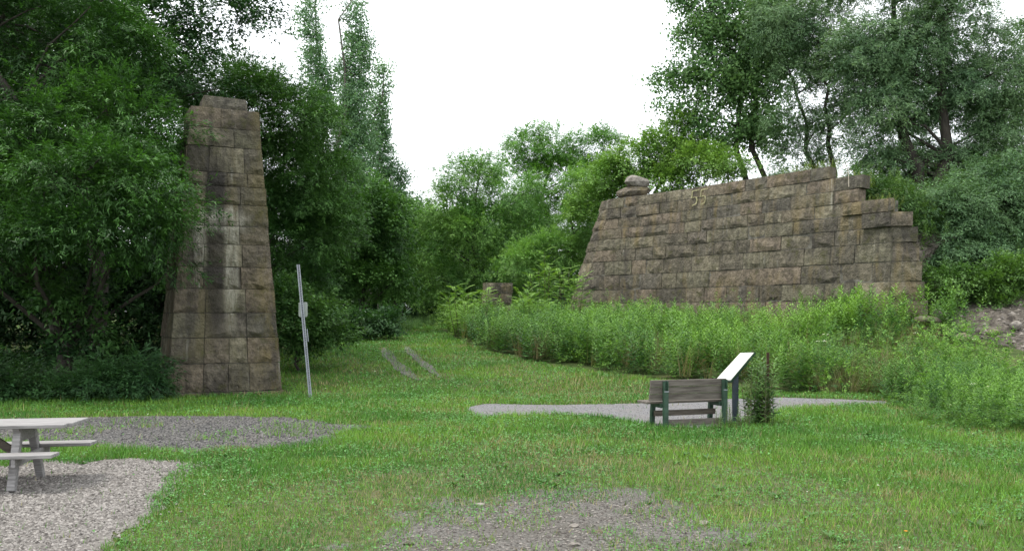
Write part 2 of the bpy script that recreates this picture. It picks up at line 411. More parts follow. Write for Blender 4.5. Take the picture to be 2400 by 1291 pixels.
def make_bare():
    xs = np.arange(-5.5, 7.6, 0.11); ys = np.arange(5.6, 13.2, 0.11)
    X, Y = np.meshgrid(xs, ys); bd = bare_depth(X, Y); nx = len(xs)
    k = sstep(-0.9, 0.45, bd - (bare_noise(X, Y) - 0.5) * 2.2) * sstep(-2.0, -1.0, bd)
    V = np.stack([X, Y, X * 0 + 0.004], -1).reshape(-1, 3); ok = (bd > -2.3)
    Fc = [(j * nx + i, j * nx + i + 1, (j + 1) * nx + i + 1, (j + 1) * nx + i) for j in range(len(ys) - 1) for i in range(nx - 1) if ok[j, i]]
    me = poly_mesh('bare_ground', V, Fc)
    a = me.attributes.new('bare', 'FLOAT', 'POINT'); a.data.foreach_set('value', k.ravel().astype(np.float32))
    bm = bmesh.new(); bm.from_mesh(me); bmesh.ops.delete(bm, geom=[v for v in bm.verts if not v.link_faces], context='VERTS'); bm.to_mesh(me); bm.free()
    m = M_BARE.copy(); n, l = m.node_tree.nodes, m.node_tree.links; bs = n['Principled BSDF']
    c = bs.inputs['Base Color'].links[0].from_socket
    tc = n.new('ShaderNodeTexCoord').outputs['Object']
    at = n.new('ShaderNodeAttribute'); at.attribute_name = 'bare'
    b = noise(n, l, tc, 7, 6, 0.7)
    r = ramp(n, [(0.3, (0.03, 0.045, 0.016)), (0.5, (0.07, 0.08, 0.032)), (0.68, (0.14, 0.125, 0.075))]); l.new(b, r.inputs['Fac'])
    f = mrange(n, l, math_(n, l, 'ADD', at.outputs['Fac'], math_(n, l, 'MULTIPLY', math_(n, l, 'SUBTRACT', noise(n, l, tc, 4, 5, 0.7), 0.5), 0.9)), 0.35, 0.6)
    l.new(mixc(n, l, f, r.outputs['Color'], c), bs.inputs['Base Color'])
    tag(link('bare_ground', me, None, m), 'bare stony soil in the near middle of the lawn', kind='structure')
make_bare()
def rut(pts, label, w):
    V = []; Fc = []
    for i, (px, py) in enumerate(pts):
        x, y = G(px, py); ww = 1.15 * w * (0.2 if i in (0, len(pts) - 1) else 1) * random.uniform(0.6, 1.35)
        for s in (-1, 0, 1):
            V.append((x + s * ww / 2, y, float(ground_z(x + s * ww / 2, y)) + 0.018))
    for i in range(len(pts) - 1):
        for s in range(2):
            Fc.append((i * 3 + s, i * 3 + s + 1, (i + 1) * 3 + s + 1, (i + 1) * 3 + s))
    tag(link('wheel_track', poly_mesh('wheel_track', V, Fc), None, M_BARE), label, kind='structure')
RUT_L = [(980, 892), (958, 878), (942, 864), (926, 850), (912, 836), (906, 826), (900, 816)]
RUT_R = [(1030, 884), (1012, 870), (1000, 858), (984, 846), (970, 834), (960, 824), (952, 812)]
rut(RUT_L, 'left bare wheel track in the grass leading to the trees', 0.4)
rut(RUT_R, 'right bare wheel track in the grass leading to the trees', 0.34)
RUTS = [[G(*p) for p in RUT_L], [G(*p) for p in RUT_R]]

# ------------------------------------------------------------------ earth held by the wall, rising to the right
def path_eval(path, s):
    for (ax, ay), (bx, by) in zip(path[:-1], path[1:]):
        L = math.hypot(bx - ax, by - ay)
        if s <= L or (bx, by) == path[-1]:
            t = s / L
            return (ax + (bx - ax) * t, ay + (by - ay) * t), ((bx - ax) / L, (by - ay) / L)
        s -= L
WLEN = sum(math.hypot(b[0] - a[0], b[1] - a[1]) for a, b in zip(WALL[:-1], WALL[1:]))
def make_embankment():
    rows = []
    # x, y (start), z start, direction back, steepness
    for x, y, z0, dx, dy, st in [(13, 95, 1.5, 1, 0, .8), (10, 80, 1.6, 1, 0.05, .8), (7.6, 66, 1.5, 1, 0.1, .8), (5.8, 55, 1.4, 1, 0.2, 1.0), (5.0, 48.5, 1.8, 0.95, 0.35, 2.2)]:
        rows.append((x, y, z0, dx, dy, st))
    for s, zt in [(1.6, 6.2), (3.5, 6.8), (6, 6.95), (9, 7.1), (12, 7.1), (13.2, 5.6), (14.4, 4.9), (WLEN - 0.2, 4.0)]:
        (x, y), (tx, ty) = path_eval(WALL, s)
        bx, by = -ty, tx
        rows.append((x + bx * 1.2, y + by * 1.2, zt, bx, by, .3))
    for x, y, z0 in [(14.5, 32.8, 1.5), (14.7, 30.2, -1), (15.6, 28.4, -1), (17.5, 26.8, -1), (21, 25.6, -1), (27, 24, -1), (36, 22, -1), (60, 16, -1), (110, 8, -1)]:
        if z0 < 0: z0 = float(ground_z(x, y)) + 0.12
        rows.append((x, y, z0, 0.12, 0.99, .4))
    dist = [0, 0.5, 1.1, 1.8, 2.6, 3.6, 5, 7, 10, 15, 25, 45, 90]
    V = []; Fc = []; nd = len(dist)
    for x, y, z0, dx, dy, st in rows:
        for k, d in enumerate(dist):
            zz = min(7.3, z0 + st * d) - (0.25 if k == 0 else 0)
            q = x + dx * d, y + dy * d
            V.append((q[0], q[1], zz + (0 if k == 0 else (float(fnoise(q[0], q[1], 1.6, 3)) - 0.5) * min(0.9, 0.3 + d * 0.1))))
    for i in range(len(rows) - 1):
        for k in range(nd - 1):
            Fc.append((i * nd + k, (i + 1) * nd + k, (i + 1) * nd + k + 1, i * nd + k + 1))
    global EMB
    EMB = (np.array(V), Fc)
    tag(link('embankment', poly_mesh('embankment', V, Fc), None, M_DIRT, True), 'bare brown earth slope right of the stone wall', kind='structure')
make_embankment()

# ------------------------------------------------------------------ masonry
def stone(name, parent, mat, P, nrm, amp, seed, gap=0.012, depth=0.32, nx=5, ny=3, chip=0.35):
    """rock-faced block; P = bl, br, tr, tl corners of the face, nrm = outward normal"""
    rg = np.random.default_rng(seed)
    bl, br, tr, tl = [np.array(p, float) for p in P]; nrm = np.array(nrm, float)
    w = np.linalg.norm(br - bl) + 1e-6; h = np.linalg.norm(tl - bl) + 1e-6
    gu, gv = min(0.4, gap / w), min(0.4, gap / h)
    V = []
    tilt = rg.normal(0, 0.012, 2); proud = rg.uniform(-0.015, 0.022)
    chipped = rg.random() < chip
    cu = rg.uniform(0.2, 0.8); cw = rg.uniform(0.15, 0.4)
    for j in range(ny + 1):
        for i in range(nx + 1):
            u = i / nx; v = j / ny
            if 0 < i < nx: u += rg.uniform(-0.25, 0.25) / nx
            if 0 < j < ny: v += rg.uniform(-0.25, 0.25) / ny
            uu = gu + u * (1 - 2 * gu); vv = gv + v * (1 - 2 * gv)
            edge = i in (0, nx) or j in (0, ny)
            d = rg.uniform(-0.2, 0.15) * amp if edge else amp * rg.uniform(0.35, 1.15)
            if j == ny and not i in (0, nx): d = rg.uniform(0.0, 0.4) * amp
            if chipped and j == 0:
                k = max(0, 1 - abs(u - cu) / cw)
                d = min(d, -0.013 * k)
            elif chipped and j == 1:
                k = max(0, 1 - abs(u - cu) / cw); v_ = v - 0.1 * k; vv = gv + v_ * (1 - 2 * gv); d += 0.9 * amp * k
            elif j == 0 and 0 < i < nx: vv += rg.uniform(0, 0.03)
            d += proud + tilt[0] * (u - 0.5) + tilt[1] * (v - 0.5)
            p = (bl * (1 - uu) + br * uu) * (1 - vv) + (tl * (1 - uu) + tr * uu) * vv
            V.append(p + nrm * d)
    Fc = []
    n1 = nx + 1
    for j in range(ny):
        for i in range(nx):
            a, b, c, e = j * n1 + i, j * n1 + i + 1, (j + 1) * n1 + i + 1, (j + 1) * n1 + i
            Fc += [(a, b, c), (a, c, e)] if (i + j + seed) % 2 else [(a, b, e), (b, c, e)]
    q = len(V)
    for uu, vv in ((gu, gv), (1 - gu, gv), (1 - gu, 1 - gv), (gu, 1 - gv)):
        p = (bl * (1 - uu) + br * uu) * (1 - vv) + (tl * (1 - uu) + tr * uu) * vv
        V.append(p - nrm * depth)
    bot = [i for i in range(n1)]; top = [ny * n1 + i for i in range(n1)]; lef = [j * n1 for j in range(ny + 1)]; rig = [j * n1 + nx for j in range(ny + 1)]
    Fc += [tuple(bot[::-1]) + (q, q + 1), tuple(top) + (q + 2, q + 3), tuple(lef) + (q + 3, q), tuple(rig[::-1]) + (q + 1, q + 2), (q + 3, q + 2, q + 1, q)]
    return link(name, poly_mesh(name, V, Fc), parent, mat)

# the tall pier
PIER_A = R(26)
PIER_O = (-8.13, 22.1)
def make_pier():
    t = thing('stone_pier', 'tall tapering stone bridge pier rising beside the dark trees', 'pier', (PIER_O[0], PIER_O[1], 0), PIER_A)
    lv = [0.0, 0.09, 0.78, 1.40, 2.0, 2.58, 3.11, 3.66, 4.11, 4.64, 5.08, 5.41, 6.03, 6.49, 6.98]
    def ul(z): return 0.57 * z / 6.98
    def ur(z): return 2.71 - 0.535 * z / 6.98
    def vf(z): return 0.25 * z / 6.98
    cuts = {1: [.3, .52, .71], 2: [.3, .53, .7], 3: [.3, .7], 4: [.3, .7], 5: [.27, .66], 6: [.27, .68], 7: [.26, .66], 8: [.26, .66], 9: [.27, .68], 10: [.28, .52, .78], 11: [.29, .75], 12: [.62], 13: [.44], 14: []}
    seed = 100
    for c in range(len(lv) - 1):
        z0, z1 = lv[c], lv[c + 1]
        if c == 0: fr = [0, .3, .55, 1]
        else: fr = [0] + cuts[c] + [1]
        ex = 0.05 if c == 0 else 0
        for a, b in zip(fr[:-1], fr[1:]):
            def U(f, z): return (ul(z) - ex) + f * (ur(z) - ul(z) + 2 * ex)
            P = [(U(a, z0), vf(z0) - ex, z0 - (0.1 if c == 0 else 0)), (U(b, z0), vf(z0) - ex, z0 - (0.1 if c == 0 else 0)), (U(b, z1), vf(z1) - ex, z1), (U(a, z1), vf(z1) - ex, z1)]
            seed += 1
            stone('stone_block', t, M_PIER, P, (0, -1, 0.036), 0.045 if c < 12 else 0.03, seed, 0.008, 0.3, 6, 4, 0.25)
        # flanks: the upper three courses stop short, the body below runs on into the trees
        dep = 1.3 if c >= 11 else 2.3
        nf = 1 if c >= 11 else 2
        off = [0.0] + ([0.9 + 0.4 * (c % 2)] if nf == 2 else []) + [dep]
        for a, b in zip(off[:-1], off[1:]):
            seed += 1
            ll = lambda v, z: (ul(z) - ex, vf(z) + v, z)
            a0 = a if a else 0.005
            stone('stone_block', t, M_PIER, [ll(b, z0), ll(a0, z0), ll(a0, z1), ll(b, z1)], (-1, 0, 0.08), 0.035, seed, 0.008, 0.25, 4, 3, 0.2)
            seed += 1
            rr = lambda v, z: (ur(z) + ex, vf(z) + v, z)
            stone('stone_block', t, M_PIER, [rr(a0, z0), rr(b, z0), rr(b, z1), rr(a0, z1)], (1, 0, 0.08), 0.035, seed, 0.008, 0.25, 4, 3, 0.2)
    # rubble core behind the facing
    mb = MB()
    for z0, z1, dep in ((-0.3, 5.40, 2.25), (5.40, 6.95, 1.25)):
        V = []
        for z in (z0, z1):
            zz = max(z, 0)
            V += [(ul(zz) + 0.03, vf(zz) + 0.035, z), (ur(zz) - 0.03, vf(zz) + 0.035, z), (ur(zz) - 0.03, vf(zz) + dep, z), (ul(zz) + 0.03, vf(zz) + dep, z)]
        mb.add(V, [(0, 1, 2, 3), (4, 5, 6, 7), (0, 1, 5, 4), (1, 2, 6, 5), (2, 3, 7, 6), (3, 0, 4, 7)])
    mb.build('core', M_MORTAR, t)
    # cap stone on top
    stone('cap_stone', t, M_PIER, [(0.85, 0.36, 6.975), (1.93, 0.36, 6.975), (1.90, 0.38, 7.27), (0.90, 0.38, 7.30)], (0, -1, 0.05), 0.03, 77, 0.0, 0.8, 6, 3, 0)
make_pier()

# the long wall
LV = [0.6, 1.2, 1.82, 2.45, 3.08, 3.77, 4.43, 4.98, 5.50, 5.98, 6.47, 6.96, 7.44]
BATTER = 0.07
def wall_pt(s, z, off=0.0):
    """point on the battered face; s beyond WLEN runs along the short end face"""
    k = BATTER * (z - 1.8) - off
    if s <= WLEN:
        (x, y), (tx, ty) = path_eval(WALL, max(s, 0))
        if s < 0: x += tx * s; y += ty * s
        w = max(0, (s - (WLEN - 1.5)) / 1.5)            # mitre with the end face
        bx, by = -ty, tx
        return (x + bx * k, y + by * k, z), (ty, -tx, BATTER)
    (x, y) = WALL[-1]
    ex, ey = WEND[0] - x, WEND[1] - y; L = math.hypot(ex, ey); ex /= L; ey /= L
    (_, _), (tx, ty) = path_eval(WALL, WLEN)
    bx, by = -ty, tx
    # mitre corner
    nx_, ny_ = -ey, ex
    dt = 1 + bx * nx_ + by * ny_
    cx, cy = x + (bx + nx_) / dt * k, y + (by + ny_) / dt * k
    d = s - WLEN
    return (cx + ex * d, cy + ey * d, z), (ey, -ex, BATTER)
def s_at(px, z):
    best = None
    for i in range(-40, 700):
        s = i * 0.03
        p, _ = wall_pt(s, z)
        e = abs(1200 + F * p[0] / p[1] - px)
        if best is None or e < best[0]: best = (e, s)
    return best[1]
CORNER = WLEN
def make_wall():
    t = thing('stone_wall', 'long curved wall of coursed brown stone with the painted number 55', 'wall', (9, 38, 1.2))
    org = np.array([9, 38, 1.2])
    rg = random.Random(5)
    nC = len(LV) - 1
    ends = {nC - 1: 1945, nC - 2: 2024, nC - 3: 2014, nC - 4: 2098, nC - 5: 2141, nC - 6: 2152, nC - 7: 2157, nC - 8: 2161, nC - 9: 2168, nC - 10: 2176, nC - 11: 2186, nC - 12: 2196}
    seed = 1000
    info = {}
    for c in range(nC):
        z0, z1 = LV[c], LV[c + 1]; zm = (z0 + z1) / 2
        SL = lambda z: 0.1 + 1.85 * max(0, z - 2.0) / 5.4
        sl = SL(zm)
        sr = s_at(ends[c], zm)
        info[c] = (sl, sr)
        # joints
        J = [sl]; 
        while J[-1] < min(sr, CORNER) - 1.6:
            J.append(J[-1] + rg.choice([0.85, 1.05, 1.2, 1.4, 1.7, 1.95]) * rg.uniform(0.9, 1.1))
        if sr > CORNER + 0.3:
            if CORNER - J[-1] < 0.5: J[-1] = CORNER - 0.75
            J.append(CORNER)
            if sr - CORNER > 1.3 and c % 2: J.append(CORNER + (sr - CORNER) * 0.52)
        J.append(sr)
        for a, b in zip(J[:-1], J[1:]):
            seed += 1
            sub = [a, b]
            off = rg.uniform(-0.012, 0.02)
            if c in (nC - 4, nC - 5) and a > s_at(1995, zm) - 0.4: off += 0.12      # loosened courses stand proud
            am = 0.042 if rg.random() < 0.35 else 0.02
            num = c in (nC - 1, nC - 2) and a < s_at(1640, zm) + 0.5 and b > s_at(1615, zm) - 0.1
            if num: am = 0.012; off = 0
            e = 1e-4
            a0, a1 = (SL(z0), SL(z1)) if a == J[0] else (a, a)
            P = [wall_pt(a0 + e, z0, off)[0], wall_pt(b - e, z0, off)[0], wall_pt(b - e, z1, off)[0], wall_pt(a1 + e, z1, off)[0]]
            P = [np.array(p) - org for p in P]
            nn = wall_pt((a + b) / 2, zm)[1]
            stone('stone_block', t, M_WALL, P, nn, am, seed, 0.013, 0.38 if b <= CORNER + 0.01 else 0.3, 6 if b - a > 1.1 else 4, 3, 0.0 if num else 0.42)
        # short return face that recedes at the left end
        if c >= 1:
            seed += 1
            dr = np.array([-0.33, 0.94, 0]); w = 1.15 + 0.12 * (c % 2)
            A0, A1 = np.array(wall_pt(SL(z0) + 0.01, z0)[0]) - org, np.array(wall_pt(SL(z1) + 0.01, z1)[0]) - org
            stone('stone_block', t, M_WALL, [A0 + dr * w, A0, A1, A1 + dr * (w - 0.04)], (-0.94, -0.33, 0), 0.05, seed, 0.012, 0.3, 4, 3, 0.3)
    # mortar and rubble core, course by course, just behind the faces
    mb = MB()
    for c in range(nC):
        sl, sr = info[c]; z0, z1 = LV[c], LV[c + 1]
        ss = list(np.linspace(sl + 0.04, min(sr - (0.6 if sr < CORNER + 0.4 else 0), CORNER) - 0.04, 14)) + ([CORNER + 0.02, sr - 0.45] if sr > CORNER + 0.6 else [])
        V = []; Fc = []
        for s in ss:
            for z in (z0, z1):
                p, nn = wall_pt(s, z, -0.02); q = np.array(p) - org
                V.append(q); V.append(q - np.array([nn[0], nn[1], 0]) * 0.9)
        for i in range(len(ss) - 1):
            b = i * 4
            Fc += [(b, b + 4, b + 6, b + 2), (b + 1, b + 3, b + 7, b + 5), (b + 2, b + 6, b + 7, b + 3), (b, b + 1, b + 5, b + 4)]
        e = (len(ss) - 1) * 4
        Fc += [(0, 2, 3, 1), (e, e + 1, e + 3, e + 2)]
        mb.add(V, Fc)
    mb.build('core', M_MORTAR, t)
    # painted number
    zc = LV[nC - 1]
    def numeral(px0):
        s0 = s_at(px0, zc)
        k = 0.0165 * 1.25
        pts = [(15, 17), (1, 16), (0, 1), (6, 3), (10, 1), (11, -5), (9, -12), (1, -15)]
        V = []; Fc = []; wd = 0.026
        for i, (a, b) in enumerate(pts):
            a0, b0 = pts[max(0, i - 1)]; a1, b1 = pts[min(len(pts) - 1, i + 1)]
            dx, dy = a1 - a0, b1 - b0; L = math.hypot(dx, dy); px_, py_ = -dy / L, dx / L
            for sg in (-1, 1):
                sx = s0 + a * k * 1.35 + px_ * sg * wd * 1.3; z = zc + b * k + py_ * sg * wd
                V.append(np.array(wall_pt(sx, z, 0.042)[0]) - org)
        for i in range(len(pts) - 1):
            Fc.append((i * 2, i * 2 + 2, i * 2 + 3, i * 2 + 1))
        link('painted_numeral', poly_mesh('painted_numeral', V, Fc), t, M_YEL)
    numeral(1623); numeral(1643)
make_wall()

def rock(name, loc, size, mat, label, cat, seed, group=None, rz=0, parent=None, sub=2):
    bm = bmesh.new(); bmesh.ops.create_icosphere(bm, subdivisions=sub, radius=1)
    rg = np.random.default_rng(seed)
    planes = [(rg.normal(size=3), rg.uniform(0.62, 0.95)) for _ in range(11)]
    for v in bm.verts:
        p = np.array(v.co)
        for nn, dd in planes:
            u = nn / np.linalg.norm(nn); k = p @ u
            if k > dd: p = p - u * (k - dd)
        p = p * (1 + rg.normal(0, 0.02))
        v.co = (p[0] * size[0], p[1] * size[1], p[2] * size[2])
    me = bpy.data.meshes.new(name); bm.to_mesh(me); bm.free()
    o = link(name, me, parent, mat); o.location = loc; o.rotation_euler = (0, 0, rz)
    if parent is None: tag(o, label, cat, group)
    return o
p, _ = wall_pt(s_at(1468, 7.3), 7.3, -0.35)
rock('boulder', (p[0] + 0.1, p[1] + 0.2, 7.72), (0.92, 0.6, 0.36), M_WALL, 'long brown block lying on the left top corner of the long wall', 'rock', 11, rz=-0.5)
rock('boulder', (p[0] + 0.35, p[1] + 0.2, 8.18), (0.66, 0.5, 0.42), M_ROCK, 'pale grey boulder perched highest on the left end of the long wall', 'rock', 14, rz=0.3)

# small ruined stub of masonry among the weeds
def make_stub():
    Y = 44.0
    x0 = PX(1140, Y); zt = PZ(662, Y)
    t = thing('ruined_stub', 'short broken stub of stacked stone blocks sunk in the weeds left of the long wall', 'masonry ruin', (x0, Y, 1.2), R(14))
    z = zt - 1.2
    for i, (a, b, z0, z1, f) in enumerate([(0.0, 0.62, z - 0.5, z, 0.0), (0.66, 1.35, z - 0.5, z, 0.3), (-0.06, 0.55, z - 1.05, z - 0.52, -0.02), (0.58, 1.3, z - 1.05, z - 0.52, 0.25), (0, 0.7, z - 1.7, z - 1.07, 0), (0.72, 1.4, z - 1.7, z - 1.07, 0.2)]):
        stone('stone_block', t, M_WALL, [(a, f, z0), (b, f, z0), (b, f, z1), (a, f, z1)], (0, -1, 0), 0.05, 300 + i, 0.0, 0.8, 4, 3, 0.3)
make_stub()

# rocks that have slid down at the right end of the long wall
for i, (px, py, Y, sx, sz, lab) in enumerate([
        (2197, 738, 31.0, 0.2, 0.27, 'pale upright rock at the foot of the right end of the long wall'),
        (2172, 752, 30.4, 0.55, 0.2, 'flat brown slab just below the right end of the long wall'),
        (2262, 790, 28.8, 0.3, 0.16, 'dark flat rock jutting from the eroded earth slope'),
        (2330, 780, 29.2, 0.24, 0.15, 'brown rock halfway along the eroded earth slope'),
        (2380, 762, 29.8, 0.26, 0.16, 'grey rock on the earth slope at the right edge of the picture')]):
    rock('rock', (PX(px, Y), Y, PZ(py, Y)), (sx, sx * 0.8, sz), M_ROCK if i in (0, 4) else M_WALL, lab, 'rock', 40 + i, 'rocks fallen on the earth slope', i)

# ------------------------------------------------------------------ picnic table, bench, signs
def make_table():
    t = thing('picnic_table', 'weathered wooden picnic table standing on pale gravel', 'picnic table', (-6.0, 10.82, 0.01), R(9.5))
    for k in range(5):
        y0 = -0.365 + k * 0.147
        x1 = 0.95 + (-0.06 if k == 0 else random.uniform(-0.012, 0.012))
        MB().box(-0.95, x1, y0, y0 + 0.139, 0.69, 0.73).build('top_plank', M_WOODT, t, 0.005)
    for ys in (-0.62, 0.36):
        for k in range(2):
            y0 = ys + k * 0.137
            MB().box(-0.95, (0.83 if ys < 0 else 0.98) + 0.01 * k, y0, y0 + 0.13, 0.385, 0.425).build('seat_plank', M_WOODT, t, 0.005)
    for x in (0.36, -0.6):
        for s in (-1, 1):
            MB().bar((x, 0.06 + s * 0.5, 0), (x, s * 0.2, 0.688), 0.09, 0.085, (1, 0, 0)).build('leg', M_WOODT, t, 0.006)
        mb = MB()
        V = [(x - 0.035 + a, y, z) for a in (0, 0.07) for y, z in ((-0.31, 0.688), (0.31, 0.688), (0.2, 0.53), (-0.2, 0.53))]
        mb.add(V, [(0, 1, 2, 3), (7, 6, 5, 4), (0, 4, 5, 1), (1, 5, 6, 2), (2, 6, 7, 3), (3, 7, 4, 0)])
        mb.build('top_bearer', M_WOODT, t)
        MB().box(x + 0.047, x + 0.09, -0.6, 0.62, 0.29, 0.383).build('seat_bearer', M_WOODT, t, 0.004)
    for x0, x1 in ((0.32, -0.15), (-0.56, -0.15)):
        MB().bar((x0, 0, 0.33), (x1, 0, 0.66), 0.04, 0.09).build('brace', M_WOODD, t, 0.004)
make_table()

def make_bench():
    t = thing('park_bench', 'grey plank bench with green legs seen from behind', 'bench', (2.43, 16.3, 0), R(19.6))
    for k, (z0, z1) in enumerate(((0.46, 0.575), (0.582, 0.70), (0.707, 0.825))):
        MB().box(0, 1.53, 0.045 + 0.02 * (2 - k), 0.083 + 0.02 * (2 - k), z0, z1).build('back_plank', M_WOOD, t, 0.005)
    for k in range(3):
        y0 = 0.14 + k * 0.125
        MB().box(-0.03, 1.5, y0, y0 + 0.118, 0.405, 0.445).build('seat_plank', M_WOOD, t, 0.006)
    for x in (0.27, 1.46):
        mb = MB()
        mb.box(x - 0.04, x + 0.04, -0.03, 0.042, -0.02, 0.63)
        mb.box(x - 0.04, x - 0.033, -0.03, 0.042, 0.632, 0.81).box(x + 0.033, x + 0.04, -0.03, 0.042, 0.632, 0.81).box(x - 0.032, x + 0.032, 0.02, 0.03, 0.632, 0.81)
        mb.build('rear_leg', M_GREEN, t)
        MB().bar((x - 0.005, 0.50, -0.02), (x, 0.46, 0.404), 0.085, 0.07, (1, 0, 0)).build('front_leg', M_GREEN, t, 0.004)
        MB().box(x - 0.035, x + 0.035, 0.1, 0.5, 0.33, 0.403).build('seat_bearer', M_GREEN, t, 0.004)
        MB().box(x - 0.043, x + 0.043, -0.034, -0.031, 0.62, 0.636).build('bracket', M_STEEL, t)
    MB().box(0.2, 1.44, 0.27, 0.31, 0.17, 0.27).build('stretcher', M_WOODD, t, 0.004)
    MB().box(0.32, 1.5, 0.12, 0.2, 0.0, 0.11).build('ground_board', M_WOOD, t, 0.005)
make_bench()

def make_panel_sign():
    Y = 17.0
    def W(px, py, dy=0): return Vector((PX(px, Y + dy), Y + dy, PZ(py, Y + dy)))
    o = W(1718, 990); o.z = 0
    t = thing('information_panel', 'slanted white information panel on a dark post behind the bench', 'sign', o)
    a, b, c, d = W(1679, 888, 0.16), W(1712, 890, -0.1), W(1766, 826, -0.1), W(1735, 827, 0.16)
    n = (b - a).cross(d - a).normalized()
    if n.z < 0: n = -n
    def slab(q, th, lift): return [p - o + n * lift for p in q] + [p - o + n * (lift - th) for p in q]
    FC = [(0, 1, 2, 3), (7, 6, 5, 4), (0, 4, 5, 1), (1, 5, 6, 2), (2, 6, 7, 3), (3, 7, 4, 0)]
    MB().add(slab([a, b, c, d], 0.012, 0.0), FC).build('panel', M_PANEL, t)
    cen = (a + b + c + d) / 4
    big = [cen + (p - cen) * 1.06 for p in (a, b, c, d)]
    MB().add(slab(big, 0.04, -0.014), FC).build('frame', M_GREEN, t)
    q = cen - o
    MB().bar((0.04, 0, -0.05), (0.04, 0, (b + c).z / 2 - 0.12), 0.1, 0.1).build('post', M_NAVY, t, 0.006)
    MB().bar((-0.12, 0.02, a.z - 0.03), (0.24, 0.02, c.z - 0.21), 0.06, 0.05).build('bracket', M_NAVY, t)
make_panel_sign()

def make_sign_post():
    base = G(729, 931)
    t = thing('sign_post', 'leaning perforated grey steel sign post right of the tall pier', 'sign post', (base[0], base[1], 0))
    top = (-0.3, 0.02, 3.14)
    d = Vector(top).normalized()
    mb = MB()
    mb.bar((0, 0.02, -0.1), top, 0.036, 0.008, (0, 1, 0))
    for s in (-1, 1):
        mb.bar((s * 0.021, 0.0, -0.1), (top[0] + s * 0.021, top[1] - 0.02, top[2]), 0.008, 0.045, (0, 1, 0))
        mb.bar((s * 0.03, -0.021, -0.1), (top[0] + s * 0.03, top[1] - 0.041, top[2]), 0.016, 0.006, (0, 1, 0))
    mb.build('channel_post', M_STEEL, t)
    hb = MB()
    for k in range(54):
        z = 0.2 + k * 0.055; x = d.x / d.z * z
        hb.bar((x, 0.011, z - 0.011), (x, 0.011, z + 0.011), 0.016, 0.004, (0, 1, 0))
    tag(hb.build('bolt_holes', M_HOLE, t), kind='stuff')
    z0 = 2.08; x = d.x / d.z * z0
    pts = []
    w, h, r = 0.105, 0.175, 0.035
    for cx, cz, a0 in ((w - r, h - r, 0), (-w + r, h - r, 90), (-w + r, -h + r, 180), (w - r, -h + r, 270)):
        for k in range(4):
            a = R(a0 + k * 30); pts.append((cx + r * math.cos(a), cz + r * math.sin(a)))
    n = len(pts)
    V = [(x + p[0], y, z0 + p[1]) for y in (0.042, 0.048) for p in pts]
    Fc = [tuple(range(n)), tuple(range(n, 2 * n))[::-1]] + [(i, i + n, (i + 1) % n + n, (i + 1) % n) for i in range(n)]
    pl = MB().add(V, Fc).build('sign_plate', M_PLATE, t); pl.rotation_euler = (0, 0, 0)
    MB().bar((d.x / d.z * 1.32 + 0.055, 0.03, 1.32), (d.x / d.z * 1.62 + 0.055, 0.03, 1.62), 0.02, 0.02).build('splice_bar', M_STEEL, t)
make_sign_post()

sb = thing('metal_stake', 'thin rusty upright stake among weeds right of the bench', 'stake', (PX(1801, 17.1), 17.1, 0))
MB().bar((0, 0, -0.1), (-0.01, 0, 1.28), 0.045, 0.012, (0, 1, 0)).bar((0, 0.018, -0.1), (-0.01, 0.018, 1.28), 0.01, 0.03, (0, 1, 0)).build('stake_shaft', M_RUST, sb)

# loose stones on the bare ground
for i, (px, py, s, m, lab) in enumerate([
        (1125, 1184, 0.055, 0, 'white flat stone at the upper left of the bare soil'), (1405, 1248, 0.045, 1, 'dark round stone in the middle of the bare soil'),
        (1650, 1227, 0.06, 0, 'white flat stone at the right edge of the bare soil'), (1345, 1234, 0.05, 0, 'pale flat stone left of the dark round stone on bare soil'),
        (1075, 1173, 0.05, 1, 'grey stone at the upper left edge of the bare soil'), (1345, 1278, 0.05, 0, 'pale stone at the bottom edge of the bare soil'), (957, 1277, 0.045, 1, 'grey stone at the lower left of the bare soil')]):
    x, y = G(px, py)
    rock('stone', (x, y, 0.012), (s * 1.3, s, s * 0.42), M_WALL if m else M_ROCK, lab, 'stone', 60 + i, 'loose stones on the bare soil', i * 0.7)

